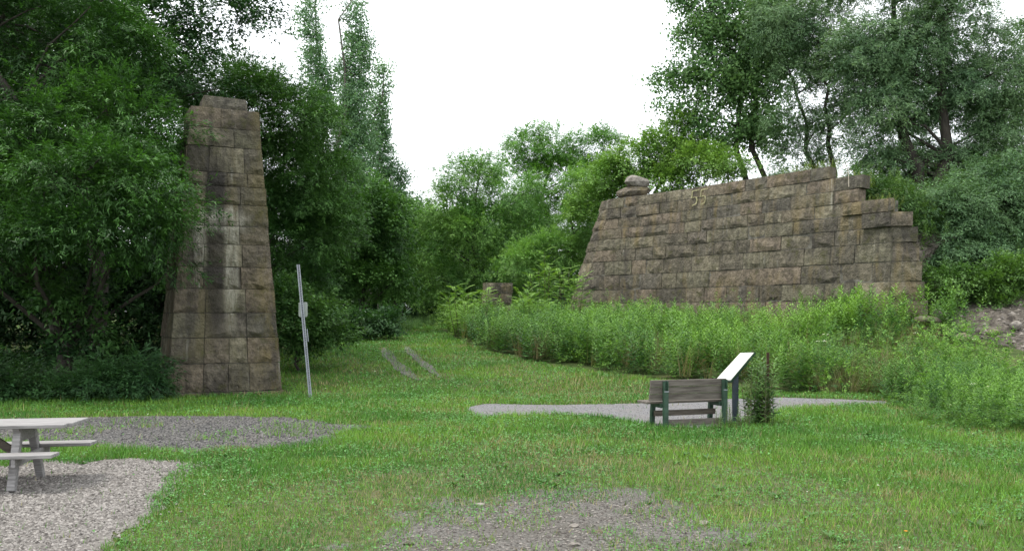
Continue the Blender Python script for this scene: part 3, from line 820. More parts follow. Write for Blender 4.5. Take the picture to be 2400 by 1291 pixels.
# ------------------------------------------------------------------ foliage: leaf sprays
def leafquad(base, d, n, L, W, fold=0.15):
    d = d / np.linalg.norm(d); b = np.cross(n, d); b /= (np.linalg.norm(b) + 1e-9); n = np.cross(d, b)
    m = base + d * L * 0.45
    if QUAD: return np.array([base, m - b * W / 2 + n * W * fold, base + d * L, m + b * W / 2 + n * W * fold])
    return np.array([base + d * L * 0.12 - b * W / 2 + n * W * fold, base + d * L, base + d * L * 0.2 + b * W / 2 + n * W * fold])
QUAD = False
def template(kind, rg):
    global QUAD
    QUAD = kind == 'broad'
    q = []; tip = []
    A = np.array
    if kind == 'frond':                      # pinnate leaf, 0.7 long
        n = 8; dr = rg.uniform(0.25, 0.5)
        for i in range(n):
            t = 0.15 + 0.85 * i / (n - 1); p = A([t * 0.7, 0, 0.15 * t - dr * t * t * 0.7]); L = 0.17 * (0.7 + 0.6 * math.sin(math.pi * min(t, 0.95)))
            for s in (-1, 1):
                d = A([0.55, s, -0.25 + rg.uniform(-.15, .15)])
                q.append(leafquad(p, d, A([rg.uniform(-.2, .2), rg.uniform(-.2, .2), 1]), L, 0.06)); tip.append(t)
        q.append(leafquad(p, A([1, 0, -0.5]), A([0, 0, 1]), 0.15, 0.06)); tip.append(1)
    elif kind == 'cluster':                  # leafy twig, 0.5 long
        for i in range(16):
            t = rg.uniform(0.1, 1); p = A([t * 0.5, 0, -0.06 * t]) + rg.normal(0, 0.05, 3); s = rg.choice([-1, 1])
            d = A([rg.uniform(0.2, 1), s * rg.uniform(0.2, 1), rg.uniform(-0.7, 0.25)])
            q.append(leafquad(p, d, A([rg.normal(0, .4), rg.normal(0, .4), 1]), rg.uniform(0.1, 0.15), rg.uniform(0.05, 0.075))); tip.append(t)
    elif kind == 'lance':                    # twig with narrow leaflets in sprays
        for i in range(20):
            t = rg.uniform(0.05, 1); p = A([t * 0.55, 0, 0.04 - 0.12 * t * t]) + rg.normal(0, 0.035, 3); s = rg.choice([-1, 1])
            d = A([rg.uniform(0.3, 1), s * rg.uniform(0.1, 0.9), rg.uniform(-0.7, 0.15)])
            q.append(leafquad(p, d, A([rg.normal(0, .4), rg.normal(0, .4), 1]), rg.uniform(0.11, 0.17), rg.uniform(0.028, 0.04))); tip.append(t)
    elif kind == 'willow':
        for i in range(22):
            t = rg.uniform(0, 1); p = A([0.55 * t, 0, 0.12 * t - 0.4 * t * t]) + rg.normal(0, 0.05, 3)
            d = A([rg.uniform(0, 1), rg.normal(0, .6), -0.55 + rg.uniform(-.4, .7)])
            q.append(leafquad(p, d, A([1, rg.normal(0, .5), rg.normal(0.3, .5)]), rg.uniform(0.12, 0.19), rg.uniform(0.03, 0.042))); tip.append(t)
    elif kind == 'round':
        for i in range(11):
            t = rg.uniform(0, 1); p = A([t * 0.5, 0, 0]) + rg.normal(0, 0.1, 3)
            d = A([rg.normal(0, .5), rg.normal(0, .5), -1 + rg.uniform(-.1, .9)])
            q.append(leafquad(p, d, A([rg.normal(0, 1), rg.normal(0, 1), rg.normal(0.3, .6)]), rg.uniform(0.1, 0.13), rg.uniform(0.09, 0.12), 0.05)); tip.append(t)
    elif kind == 'weed':                     # upright leafy stalk, height 1
        ph = rg.uniform(0, 6)
        for i in range(44):
            t = 0.1 + 0.92 * (i / 43) ** 0.8; ph += 2.4; L = 0.19 * (1.15 - 0.65 * t) * rg.uniform(0.8, 1.2)
            p = A([0.05 * math.sin(3 * t + ph * 0), 0.04 * t * t, t])
            e = rg.uniform(-0.2, 0.5) + 0.5 * t
            q.append(leafquad(p, A([math.cos(ph), math.sin(ph), e]), A([0, 0, 1]) + rg.normal(0, .15, 3), L, L * 0.27)); tip.append(t)
    elif kind == 'tallgrass':                # tuft of long blades, height 1
        for i in range(16):
            a = rg.uniform(0, 6.28); l = rg.uniform(0.5, 1.0); o = A([rg.normal(0, .05), rg.normal(0, .05), 0])
            q.append(leafquad(o, A([math.cos(a) * .3, math.sin(a) * .3, 1]), A([math.cos(a), math.sin(a), 0.2]), l, 0.022)); tip.append(0.5)
    elif kind == 'broad':                    # dock / plantain rosette
        for i in range(9):
            a = rg.uniform(0, 6.28)
            q.append(leafquad(A([0, 0, 0.01]), A([math.cos(a), math.sin(a), rg.uniform(0.15, 0.9)]), A([0, 0, 1]), rg.uniform(0.1, 0.2), rg.uniform(0.045, 0.075))); tip.append(0.5)
    return np.array(q), np.array(tip)
TPL = {}
def tpls(kind):
    if kind not in TPL: TPL[kind] = [template(kind, np.random.default_rng(50 + i)) for i in range(6)]
    return TPL[kind]
def place_sprays(kind, pos, fwd, up, scale, colA, colB, mixv, rg, jit=0.22, tipgain=0.35):
    """instances leaf sprays numerically; returns (n,4,3) quads and (n,3) colours"""
    Q = []; C = []
    T = tpls(kind); pick = rg.integers(0, len(T), len(pos))
    fwd = fwd / (np.linalg.norm(fwd, axis=1, keepdims=True) + 1e-9)
    side = np.cross(up, fwd); side /= (np.linalg.norm(side, axis=1, keepdims=True) + 1e-9)
    up2 = np.cross(fwd, side)
    if kind in ('weed', 'tallgrass', 'broad'):
        Rm = np.stack([fwd, side, up2], -1)
    elif kind == 'hang':
        f2 = fwd.copy(); f2[:, 2] = 0; f2 /= (np.linalg.norm(f2, axis=1, keepdims=True) + 1e-9)
        zz = np.tile([0., 0, 1], (len(pos), 1)); Rm = np.stack([f2, np.cross(zz, f2), zz], -1)
    else:
        Rm = np.stack([fwd, side, up2], -1)
    colA = np.array(colA); colB = np.array(colB)
    for k in range(len(T)):
        m = pick == k
        if not m.any(): continue
        tq, tt = T[k]
        v = np.einsum('nij,qkj->nqki', Rm[m], tq) * scale[m][:, None, None, None] + pos[m][:, None, None, :]
        mv = np.clip(mixv[m][:, None] + tipgain * (tt[None, :] - 0.5), 0, 1)[..., None]
        c = colA * (1 - mv) + colB * mv
        c = c * np.exp(rg.normal(0, jit, c.shape[:2]))[..., None]
        Q.append(v.reshape(-1, tq.shape[1], 3)); C.append(c.reshape(-1, 3))
    return np.concatenate(Q), np.concatenate(C)

def crown_sprays(ells, n_spray, rg, clump_r, fill=0.55, loose=0.0):
    """clumpy positions through the crown's ellipsoids with outward directions"""
    vol = np.array([e[3] * e[4] * e[5] for e in ells]) ** 0.75; vol /= vol.sum()
    pos = []; fwd = []; cl = []
    for e, w in zip(ells, vol):
        c = np.array(e[:3]); r = np.array(e[3:6]); n = int(n_spray * w)
        k = max(3, int(1.1 * (np.prod(r) ** (2 / 3)) / clump_r ** 2 * 3.0))
        d = rg.normal(size=(k, 3)); d /= np.linalg.norm(d, axis=1, keepdims=True)
        d[:, 2] = d[:, 2] * 0.9 + 0.08
        rad = rg.uniform(fill, 1.0, (k, 1)) ** 0.6
        cc = c + d * rad * np.maximum(r - clump_r * 0.55, r * 0.45)
        cl.append(np.concatenate([cc, np.tile(c, (k, 1))], 1))
        size = rg.uniform(0.65, 1.25, k) * clump_r
        which = rg.integers(0, k, n)
        dd = rg.normal(size=(n, 3)); dd /= np.linalg.norm(dd, axis=1, keepdims=True)
        dd[:, 2] = np.abs(dd[:, 2]) * 1.0 - 0.42
        rr = rg.uniform(0.25, 1.0, (n, 1)) ** 0.5
        pos.append(cc[which] + dd * rr * size[which][:, None] * np.array([1, 1, 0.72]))
        if loose:
            ml = rg.random(n) < loose; un = rg.normal(size=(n, 3)); un /= np.linalg.norm(un, axis=1, keepdims=True)
            up_ = c + un * (rg.uniform(0.1, 1.0, (n, 1)) ** 0.45) * r
            pos[-1][ml] = up_[ml]; dd[ml] = un[ml]
        fwd.append(dd * 0.9 + d[which] * 0.6 + rg.normal(0, 0.3, (n, 3)))
    return np.concatenate(pos), np.concatenate(fwd), np.concatenate(cl)

def limb(mb, p, q, r0, r1, rg, n=5, bend=0.12, sides=6):
    p, q = np.array(p, float), np.array(q, float); L = np.linalg.norm(q - p); off = rg.normal(0, bend * L, 3); off[2] = abs(off[2])
    pts = []; rad = []
    for i in range(n + 1):
        t = i / n
        pts.append(p * (1 - t) + q * t + off * math.sin(math.pi * t) * 0.6 + (rg.normal(0, 0.02 * L, 3) if 0 < i < n else 0)); rad.append(r0 * (1 - t) + r1 * t)
    mb.tube(pts, rad, sides)
    return pts

def tree(name, label, cat, px, Y, zb, ells_px, kind, n_spray, cols, seed, group=None, clump=0.9, scale=1.0, trunk_r=0.16, lean=None, bark=None, fill=0.5, limbs=14, stems=1, tipgain=0.35, top=None, jit=0.22, loose=0.0):
    """ells_px: (px, py, dY, rx, ry, rz) with px/py photo position at depth Y+dY and radii in metres"""
    rg = np.random.default_rng(seed)
    x0 = PX(px, Y)
    base = np.array([x0, Y, zb])
    t = thing(name, label, cat, tuple(base), 0, group)
    ells = [(PX(a, Y + dy) - x0, dy, PZ(b, Y + dy) - zb, rx, ry, rz) for a, b, dy, rx, ry, rz in ells_px]
    pos, fwd, cl = crown_sprays(ells, n_spray, rg, clump, fill, loose)
    keep = pos[:, 2] > 0.05
    pos, fwd = pos[keep], fwd[keep]
    up = np.tile([0., 0, 1], (len(pos), 1)) + rg.normal(0, 0.25, (len(pos), 3))
    sc = scale * rg.uniform(0.75, 1.25, len(pos))
    mixv = np.clip(0.75 * vnoise(pos[:, 0] + pos[:, 2] * 0.7, pos[:, 1] + pos[:, 2], 1.1, seed % 13) + rg.normal(0, 0.12, len(pos)), 0, 1)
    Q, C = place_sprays(kind, pos, fwd, up, sc, cols[0], cols[1], mixv, rg, jit, tipgain)
    zs = np.array([e[2] for e in ells]); hi = int(np.argmax(zs + np.array([e[5] for e in ells])))
    mb = MB()
    for k in range(stems):
        tp = np.array(top if top is not None else (ells[hi][0], ells[hi][1], ells[hi][2] + ells[hi][5] * 0.55), float)
        if stems > 1: tp = tp + np.array([(k - (stems - 1) / 2) * 1.2, rg.normal(0, 0.5), rg.normal(0, 0.6)])
        b0 = np.array([(k - (stems - 1) / 2) * trunk_r * 2.2, rg.normal(0, 0.1), -0.2])
        tr = limb(mb, b0, tp, trunk_r, trunk_r * 0.18, rg, 9, 0.03, 8)
        tr = np.array(tr)
        order = rg.permutation(len(cl))[: limbs // stems]
        for i in order:
            q = cl[i, :3]
            zt = np.clip(q[2] - 0.45 * np.hypot(q[0] - tr[-1][0], q[1] - tr[-1][1]) - 0.2, 0.12 * tp[2], tp[2] * 0.95)
            j = int(np.argmin(np.abs(tr[:, 2] - zt)))
            f = 1 - j / 9 * 0.8
            limb(mb, tr[j], q, trunk_r * 0.42 * f, trunk_r * 0.07, rg, 4, 0.1, 5)
    mb.build('trunk', bark or M_BARK, t, smooth=True)
    link('crown', soup_mesh('crown', Q, C), t, M_LEAF)
    return t
def copy_tree(src, loc, rz, s, label):
    r = src.copy(); COL.objects.link(r); r.location = loc; r.rotation_euler = (0, 0, rz); r.scale = (s, s, s); r['label'] = label
    for ch in list(src.children):
        c = ch.copy(); COL.objects.link(c); c.parent = r
    return r

DKG = ((0.018, 0.055, 0.013), (0.065, 0.17, 0.026))     # dark locust / box elder green
MDG = ((0.03, 0.085, 0.02), (0.09, 0.2, 0.04))
POP = ((0.075, 0.16, 0.075), (0.18, 0.31, 0.15))       # greyish poplar green
AIL = ((0.075, 0.19, 0.04), (0.23, 0.4, 0.1))
BRI = ((0.08, 0.19, 0.03), (0.22, 0.36, 0.08))
WIL = ((0.065, 0.135, 0.06), (0.18, 0.285, 0.13))
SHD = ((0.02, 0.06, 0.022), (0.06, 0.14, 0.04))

# --- left: the dark grove beside and behind the pier
tree('locust_tree', 'broad dark tree at the left edge whose low boughs reach across the pier', 'tree', 150, 22.5, 0,
     [(60, 330, -1, 2.6, 1.6, 1.7), (230, 330, -1.0, 2.0, 1.5, 1.5), (300, 300, -0.4, 1.15, 1.0, 1.3), (160, 500, -1.4, 2.2, 1.4, 1.0), (350, 450, -1.2, 1.0, 0.9, 0.8), (430, 500, -1.5, 0.62, 0.6, 0.55), (345, 555, -1.2, 0.95, 0.8, 0.6), (375, 625, -1.0, 0.75, 0.6, 0.45), (30, 560, -1.5, 1.4, 1.2, 0.8), (-200, 380, 0, 2.4, 2, 2.4), (100, 120, 0.5, 3.2, 2.2, 2.0), (-100, -150, 1, 3.5, 2.5, 2.4), (90, 560, -2.6, 2.4, 1.2, 0.6), (280, 520, -2.4, 1.5, 1.0, 0.6), (-120, 600, -2.2, 2, 1.2, 0.8), (200, 420, -2.4, 2.4, 1.0, 0.9)],
     'lance', 11500, DKG, 1, clump=0.7, trunk_r=0.2, limbs=40, scale=0.92, loose=0.12)
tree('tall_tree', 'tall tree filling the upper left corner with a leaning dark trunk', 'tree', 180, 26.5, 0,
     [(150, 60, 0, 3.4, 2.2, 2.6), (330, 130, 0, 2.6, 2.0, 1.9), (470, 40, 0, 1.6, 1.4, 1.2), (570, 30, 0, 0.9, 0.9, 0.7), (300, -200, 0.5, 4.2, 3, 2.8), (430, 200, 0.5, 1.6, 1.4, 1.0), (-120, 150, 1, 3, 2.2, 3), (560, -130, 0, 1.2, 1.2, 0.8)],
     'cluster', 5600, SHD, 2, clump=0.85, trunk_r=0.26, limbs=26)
tree('dense_tree', 'dense green tree rising directly behind and right of the tall pier', 'tree', 640, 30.5, 0.3,
     [(520, 220, 0, 2.0, 1.7, 1.3), (610, 270, 0, 1.7, 1.7, 1.5), (700, 300, 0, 1.3, 1.3, 1.5), (740, 430, 0, 1.15, 1.3, 1.5), (690, 420, 0.5, 1.5, 1.5, 2.0), (760, 540, 0, 0.95, 1.1, 1.3), (690, 580, 0, 1.5, 1.3, 1.6), (610, 500, 0.8, 1.6, 1.4, 2.4), (700, 690, 0, 1.2, 1.1, 1.2)],
     'lance', 8500, (MDG[0], (0.085, 0.19, 0.04)), 3, clump=0.75, trunk_r=0.2, limbs=24, scale=0.95, loose=0.15)
tree('shrub', 'bright leafy shrub behind the leaning sign post', 'shrub', 705, 27.2, 0.2,
     [(690, 770, 0, 0.85, 0.7, 0.75), (740, 740, 0.3, 0.6, 0.6, 0.6), (660, 700, 0, 0.5, 0.5, 0.6), (770, 790, 0.4, 0.5, 0.5, 0.5), (720, 800, -0.2, 0.5, 0.5, 0.4)],
     'cluster', 900, (MDG[0], (0.1, 0.2, 0.045)), 4, clump=0.45, trunk_r=0.05, limbs=8, group='low shrubs under the trees')
tree('shrub', 'dark big leaved shrub hanging in the hollow left of the pier', 'shrub', 180, 22.3, 0,
     [(170, 700, -0.2, 0.8, 0.5, 0.3), (110, 690, 0, 0.35, 0.4, 0.25), (215, 780, 0, 0.45, 0.4, 0.35), (180, 840, 0, 0.4, 0.4, 0.25), (255, 715, 0, 0.35, 0.3, 0.15)],
     'cluster', 260, ((0.02, 0.06, 0.02), (0.06, 0.14, 0.03)), 5, clump=0.34, trunk_r=0.03, limbs=9, group='low shrubs under the trees', scale=1.2)
tree('shrub', 'low feathery shrub against the lower left edge of the pier', 'shrub', 300, 21.2, 0,
     [(330, 885, 0, 0.55, 0.45, 0.42), (250, 900, 0.1, 0.6, 0.5, 0.35), (170, 915, 0.2, 0.6, 0.5, 0.28), (365, 905, 0, 0.25, 0.3, 0.36)],
     'lance', 620, SHD, 6, clump=0.3, trunk_r=0.02, limbs=8, group='low shrubs under the trees', scale=0.9)
tree('shrub', 'low dark undergrowth at the left edge of the picture', 'shrub', 40, 21.8, 0,
     [(20, 910, 0, 0.9, 0.6, 0.35), (110, 925, 0, 0.6, 0.5, 0.25), (-60, 890, 0, 0.8, 0.6, 0.5)],
     'cluster', 420, SHD, 7, clump=0.35, trunk_r=0.02, limbs=6, group='low shrubs under the trees')
# deep grove behind, one kind copied
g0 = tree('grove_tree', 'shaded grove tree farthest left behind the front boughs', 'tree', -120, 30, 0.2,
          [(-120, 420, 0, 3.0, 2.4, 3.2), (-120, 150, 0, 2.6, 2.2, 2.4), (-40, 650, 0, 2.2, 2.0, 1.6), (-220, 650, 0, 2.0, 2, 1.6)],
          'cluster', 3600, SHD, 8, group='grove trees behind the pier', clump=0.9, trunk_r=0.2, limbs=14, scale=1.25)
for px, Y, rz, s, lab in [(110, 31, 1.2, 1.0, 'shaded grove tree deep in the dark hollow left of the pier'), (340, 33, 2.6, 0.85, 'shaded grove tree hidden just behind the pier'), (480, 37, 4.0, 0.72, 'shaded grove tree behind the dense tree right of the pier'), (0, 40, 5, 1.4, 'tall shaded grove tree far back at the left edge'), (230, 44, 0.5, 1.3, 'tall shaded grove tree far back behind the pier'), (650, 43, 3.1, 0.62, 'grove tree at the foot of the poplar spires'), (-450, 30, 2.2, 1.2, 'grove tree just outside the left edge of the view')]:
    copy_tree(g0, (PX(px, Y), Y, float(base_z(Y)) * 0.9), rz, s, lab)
# poplars
def poplar(px, Y, topy, w, seed, lab, n):
    zt = PZ(topy, Y); ells = []
    z = 4.5; rg = np.random.default_rng(seed)
    while z < zt - 0.6:
        k = 1 - (z / zt) ** 3 * 0.75
        pyy = HZ - (z - EYE) * F / Y
        ells.append((px + rg.normal(0, 10), pyy, rg.normal(0, 0.2), w * k * rg.uniform(0.75, 1.1), w * k, 1.35))
        z += 1.25
    ells.append((px, topy + 20, 0, 0.35, 0.35, 1.0))
    tree('poplar', lab, 'poplar tree', px, Y, float(base_z(Y)), ells, 'round', n, POP, seed, 'poplar spires beyond the pier', clump=0.42, trunk_r=0.16, bark=M_BARKG, limbs=30, scale=1.0, fill=0.2, loose=0.5)
poplar(738, 52, 5, 1.12, 20, 'left of the three poplar spires, slim and tall', 3600)
poplar(830, 50, -2, 1.4, 21, 'middle and broadest of the three poplar spires', 4800)
poplar(900, 54, 168, 1.05, 22, 'shortest and rightmost of the three poplar spires', 2600)
# far left side of the track
f0 = tree('track_tree', 'full round tree on the left side of the grass track', 'tree', 850, 44, 1.1,
          [(840, 520, 0, 1.9, 1.8, 2.2), (900, 560, 0.5, 1.5, 1.6, 2.0), (860, 650, 0, 1.7, 1.6, 1.5), (920, 660, 0, 1.2, 1.3, 1.2), (800, 640, -0.5, 1.3, 1.3, 1.6)],
          'cluster', 3000, MDG, 24, 'trees along the grass track', clump=0.8, trunk_r=0.16, limbs=14, scale=1.3)
for px, Y, rz, s, lab in [(930, 58, 2.0, 1.05, 'second tree along the left side of the grass track'), (975, 74, 4.4, 1.25, 'tree beyond the far end of the grass track'), (1045, 84, 1.1, 1.3, 'tree closing the far end of the grass track'), (910, 90, 3, 1.75, 'tall distant tree behind the trees left of the track'), (780, 62, 5.5, 1.2, 'tree behind the foot of the poplar spires'), (1075, 68, 0.6, 1.2, 'darker tree behind the wide feathery tree left of centre'), (1200, 74, 2.2, 1.35, 'darker tree between the two central feathery trees')]:
    copy_tree(f0, (PX(px, Y), Y, float(base_z(Y)) * 0.95), rz, s, lab)
tree('shrub', 'low dark bush at the left edge of the grass track', 'shrub', 860, 38, 0.85,
     [(840, 760, 0, 1.0, 0.8, 0.5), (905, 757, 0.5, 0.7, 0.8, 0.36), (790, 765, 0, 0.7, 0.7, 0.5)],
     'cluster', 800, SHD, 25, 'low shrubs under the trees', clump=0.4, trunk_r=0.03, limbs=8)
# centre: trees of heaven and friends
tree('feathery_tree', 'wide feathery tree left of centre beyond the ruined stub', 'tree', 1110, 53, 1.4,
     [(1090, 430, 0, 1.7, 1.7, 1.6), (1130, 400, 0.5, 1.2, 1.3, 1.2), (1060, 490, -0.4, 1.6, 1.6, 1.4), (1020, 570, 0, 1.5, 1.5, 1.5), (1120, 540, -0.8, 2.0, 1.6, 1.5), (1200, 460, -0.3, 1.9, 1.6, 1.5), (1240, 540, -0.8, 1.7, 1.5, 1.4), (1040, 650, 0, 1.5, 1.4, 1.3), (1130, 640, -0.5, 1.6, 1.4, 1.2), (1000, 700, 0, 1.2, 1.2, 0.8), (1080, 700, 0, 1.6, 1.2, 0.9), (1170, 690, 0, 1.6, 1.2, 0.9), (1250, 650, 0, 1.4, 1.2, 1.3), (970, 640, 0, 0.9, 1, 1.2)],
     'lance', 6000, AIL, 30, clump=0.75, trunk_r=0.16, limbs=26, scale=1.2, loose=0.3)
tree('spreading_tree', 'tallest deep green spreading tree at the centre of the skyline', 'tree', 1320, 62, 2.5,
     [(1240, 340, 0, 1.7, 1.7, 1.1), (1310, 350, 0, 2.0, 1.8, 1.5), (1390, 350, 0, 1.9, 1.8, 1.3), (1260, 310, 0, 1.0, 1.0, 0.6), (1420, 320, 0, 0.9, 1.0, 0.7), (1330, 420, 0, 2.6, 2, 1.8), (1310, 520, 0, 2.6, 2, 2.0), (1220, 430, 0, 2.0, 2, 2.0), (1400, 450, 0, 2.2, 2, 2.0)],
     'lance', 4700, ((0.05, 0.15, 0.025), (0.16, 0.33, 0.055)), 31, clump=0.85, trunk_r=0.2, limbs=22, scale=1.35, loose=0.25)
tree('feathery_tree', 'lower feathery tree close to the left end of the long wall', 'tree', 1300, 50, 2.0,
     [(1310, 590, 0, 1.6, 1.4, 1.3), (1250, 610, -0.5, 1.5, 1.3, 1.1), (1350, 540, 0.5, 1.1, 1.2, 1.4), (1370, 450, 1, 1.0, 1.2, 1.4), (1210, 620, -1.5, 1.3, 1.1, 0.8), (1330, 650, 0, 1.2, 1.1, 0.8)],
     'lance', 3400, AIL, 32, clump=0.7, trunk_r=0.1, limbs=14, scale=1.05, loose=0.25)
# bright growth on top behind the wall
tree('young_tree', 'bright yellow green young growth behind the boulder on the wall', 'tree', 1500, 50, 6.9,
     [(1420, 420, -2, 1.3, 1.1, 1.2), (1500, 385, -3, 1.6, 1.2, 1.1), (1560, 360, -3, 1.4, 1.2, 1.4), (1600, 320, -3, 1.0, 0.9, 1.3), (1640, 380, -4, 1.7, 1.2, 0.9), (1700, 390, -5, 1.2, 1.0, 0.7), (1560, 430, -4, 1.8, 0.8, 0.7), (1390, 500, -2, 1.0, 0.9, 1.6)],
     'cluster', 4200, BRI, 33, clump=0.6, loose=0.3, trunk_r=0.07, limbs=14, scale=1.1)
tree('cottonwood', 'loose leaved cottonwood with twin trunks above the middle of the wall', 'tree', 1742, 47, 7.1,
     [(1740, 40, 0, 2.4, 1.8, 1.8), (1640, 90, 0, 1.3, 1.2, 1.1), (1680, 190, 0, 1.6, 1.4, 1.3), (1600, 175, 0, 0.8, 0.8, 0.6), (1580, 245, 0, 0.9, 0.7, 0.3), (1760, 190, 0, 1.6, 1.4, 1.6), (1640, 280, 0, 0.9, 0.9, 0.8), (1740, 300, 0, 1.1, 1.0, 0.8), (1680, 330, 0.5, 0.7, 0.8, 0.5), (1620, -10, 0, 1.2, 1, 0.8), (1750, -120, 0, 2.4, 2, 2), (1800, 120, 0, 1.6, 1.5, 2.0), (1790, 300, 0, 1.2, 1.2, 1.2), (1560, 180, 0, 0.8, .6, .4)],
     'round', 4600, ((0.06, 0.14, 0.045), (0.17, 0.3, 0.1)), 34, clump=0.7, loose=0.6, trunk_r=0.17, limbs=34, stems=2, scale=1.35, fill=0.35)
tree('willow', 'thin willow with a leaning forked trunk left of the big willow', 'willow tree', 1940, 44, 7.1,
     [(1900, 70, 0, 1.8, 1.5, 1.5), (1960, 150, 0, 1.5, 1.4, 1.2), (1870, 180, 0, 1.2, 1.1, 1.0), (1960, -60, 0, 2.2, 1.8, 1.6), (2010, 240, 0, 1.0, 1.0, 1.0), (1850, 290, 0, 1.2, 1.0, 0.9), (1870, 370, 0.5, 1.5, 1, 0.8), (1830, 60, 0, 1.6, 1.5, 1.6), (1960, 300, 0, 1.2, 1.2, 1.2)],
     'willow', 3800, WIL, 35, clump=0.8, loose=0.55, trunk_r=0.15, bark=M_BARK, limbs=24, stems=2, scale=1.15, fill=0.35, top=(-1.2, 0, 6.5))
tree('willow', 'big dark willow spreading over the right end of the wall', 'willow tree', 2170, 41, 6.6,
     [(2110, 120, 0, 2.3, 1.8, 1.8), (2230, 80, 0, 2.3, 1.9, 1.8), (2080, 250, 0, 1.6, 1.5, 1.4), (2290, 210, 0, 1.8, 1.6, 1.7), (2180, 230, 0.8, 1.8, 1.5, 1.4), (2350, 330, 0, 1.4, 1.4, 1.5), (2050, 350, 0.5, 1.0, 1.0, 0.9), (2270, 380, 0.5, 1.7, 1.4, 1.3), (2170, -70, 0, 3, 2.2, 1.8), (2160, 400, 1.6, 2.2, 1.2, 1.3), (2030, 140, 0.5, 1.7, 1.6, 1.9), (2370, 180, 0.5, 1.6, 1.5, 2.2), (2100, 400, 0.5, 1.5, 1.2, 1.2), (2330, 430, 0, 1.8, 1.4, 1.4)],
     'willow', 11000, WIL, 36, clump=0.85, loose=0.5, trunk_r=0.3, limbs=34, stems=2, scale=1.1)
tree('willow_bush', 'low spreading willow bush right of the stepped end of the wall', 'shrub', 2270, 35.5, 3.2,
     [(2230, 500, 0, 1.2, 1.1, 1.1), (2320, 500, 0, 1.4, 1.2, 1.3), (2230, 590, -0.5, 1.1, 1.0, 0.9), (2330, 600, -0.5, 1.3, 1.0, 1.0), (2400, 530, 0, 1.2, 1.2, 1.4), (2180, 560, 0.3, 0.7, 0.7, 1.0), (2150, 480, 1.5, 0.9, 0.7, 0.8), (2280, 440, 1, 1.3, 1, 1.0), (2400, 430, 0.5, 1.2, 1.1, 1.2)],
     'willow', 5000, (WIL[0], (0.11, 0.2, 0.08)), 37, clump=0.6, loose=0.3, trunk_r=0.08, limbs=16)
tree('shrub', 'bush growing out of the steps at the right end of the wall', 'shrub', 2070, 35.2, 5.0,
     [(2060, 455, 0, 0.7, 0.6, 0.5), (2120, 480, 0, 0.6, 0.6, 0.5), (2020, 430, 0.2, 0.5, 0.5, 0.5), (2160, 530, -0.4, 0.5, 0.5, 0.8), (2175, 620, -1.2, 0.4, 0.5, 0.8)],
     'lance', 1100, ((0.04, 0.1, 0.025), (0.13, 0.22, 0.05)), 40, clump=0.35, trunk_r=0.03, limbs=8)
tree('shrub', 'green leafy shrub at the top of the bare earth slope', 'shrub', 2270, 32.6, 2.0,
     [(2220, 660, 0, 0.8, 0.7, 0.6), (2300, 670, 0, 1.0, 0.8, 0.65), (2380, 660, 0, 0.9, 0.8, 0.8), (2340, 720, -0.6, 0.7, 0.5, 0.35), (2200, 700, -0.2, 0.5, 0.4, 0.35)],
     'cluster', 1300, ((0.035, 0.09, 0.02), (0.11, 0.21, 0.045)), 38, clump=0.4, trunk_r=0.03, limbs=10)
r0 = tree('hill_tree', 'shaded tree on the hill farthest right behind the willow', 'tree', 2480, 47, 7.2,
          [(2480, 330, 0, 2.6, 2.2, 2.4), (2480, 120, 0, 2.2, 2, 2.2), (2420, 430, 0, 1.8, 1.6, 1.2)], 'cluster', 1900, SHD, 39, 'trees on the hill behind the willow', clump=0.8, trunk_r=0.2, limbs=14, scale=1.3)
for px, Y, rz, s, lab in [(2120, 60, 2, 0.75, 'low shaded tree deep behind the big willow'), (2330, 56, 4, 0.8, 'shaded hill tree behind the right half of the big willow'), (1830, 70, 1, 0.55, 'small far tree between the cottonwood and the willow')]:
    copy_tree(r0, (PX(px, Y), Y, 7.0), rz, s, lab)

# --- sumac and tree-of-heaven sprouts at the foot of the wall
def sumac(px, py, Y, h, lab, seed, n=5):
    rg = np.random.default_rng(seed)
    x = PX(px, Y); zb = float(ground_z(x, Y))
    t = thing('sumac_sprout', lab, 'shrub', (x, Y, zb), 0, 'sumac sprouts by the wall')
    mb = MB(); pos = []; fwd = []; sc = []
    for k in range(n):
        hh = h * rg.uniform(0.6, 1.0); bx, by = rg.normal(0, 0.32, 2)
        mb.tube([(bx * 0.5, by * 0.5, -0.05), (bx * 0.8, by * 0.8, hh * 0.5), (bx, by, hh)], [0.02, 0.015, 0.008], 5)
        for j in range(22):
            a = j * 2.4 + rg.uniform(-.3, .3); z = hh * (0.3 + 0.7 * j / 21)
            pos.append((bx, by, z)); fwd.append((math.cos(a), math.sin(a), rg.uniform(0.1, 0.7) + 0.3 * j / 21)); sc.append(rg.uniform(0.5, 0.8))
    pos, fwd, sc = np.array(pos), np.array(fwd), np.array(sc)
    Q, C = place_sprays('frond', pos, fwd, np.tile([0., 0, 1], (len(pos), 1)), sc, (0.09, 0.2, 0.035), (0.22, 0.37, 0.075), rg.uniform(0.2, 0.9, len(pos)), rg)
    mb.build('stem', M_STEM, t); link('foliage', soup_mesh('foliage', Q, C), t, M_LEAF)
sumac(1280, 720, 40.5, 3.6, 'tallest bright sumac sprouts just left of the long wall', 61, 7)
sumac(1335, 720, 41.5, 3.2, 'bright sumac sprouts touching the left foot of the long wall', 62, 7)
sumac(1090, 760, 39.5, 2.3, 'sumac sprouts just left of the ruined stub', 63, 8)
sumac(1240, 740, 38.5, 2.0, 'low sumac sprouts in front of the ruined stub', 64, 7)

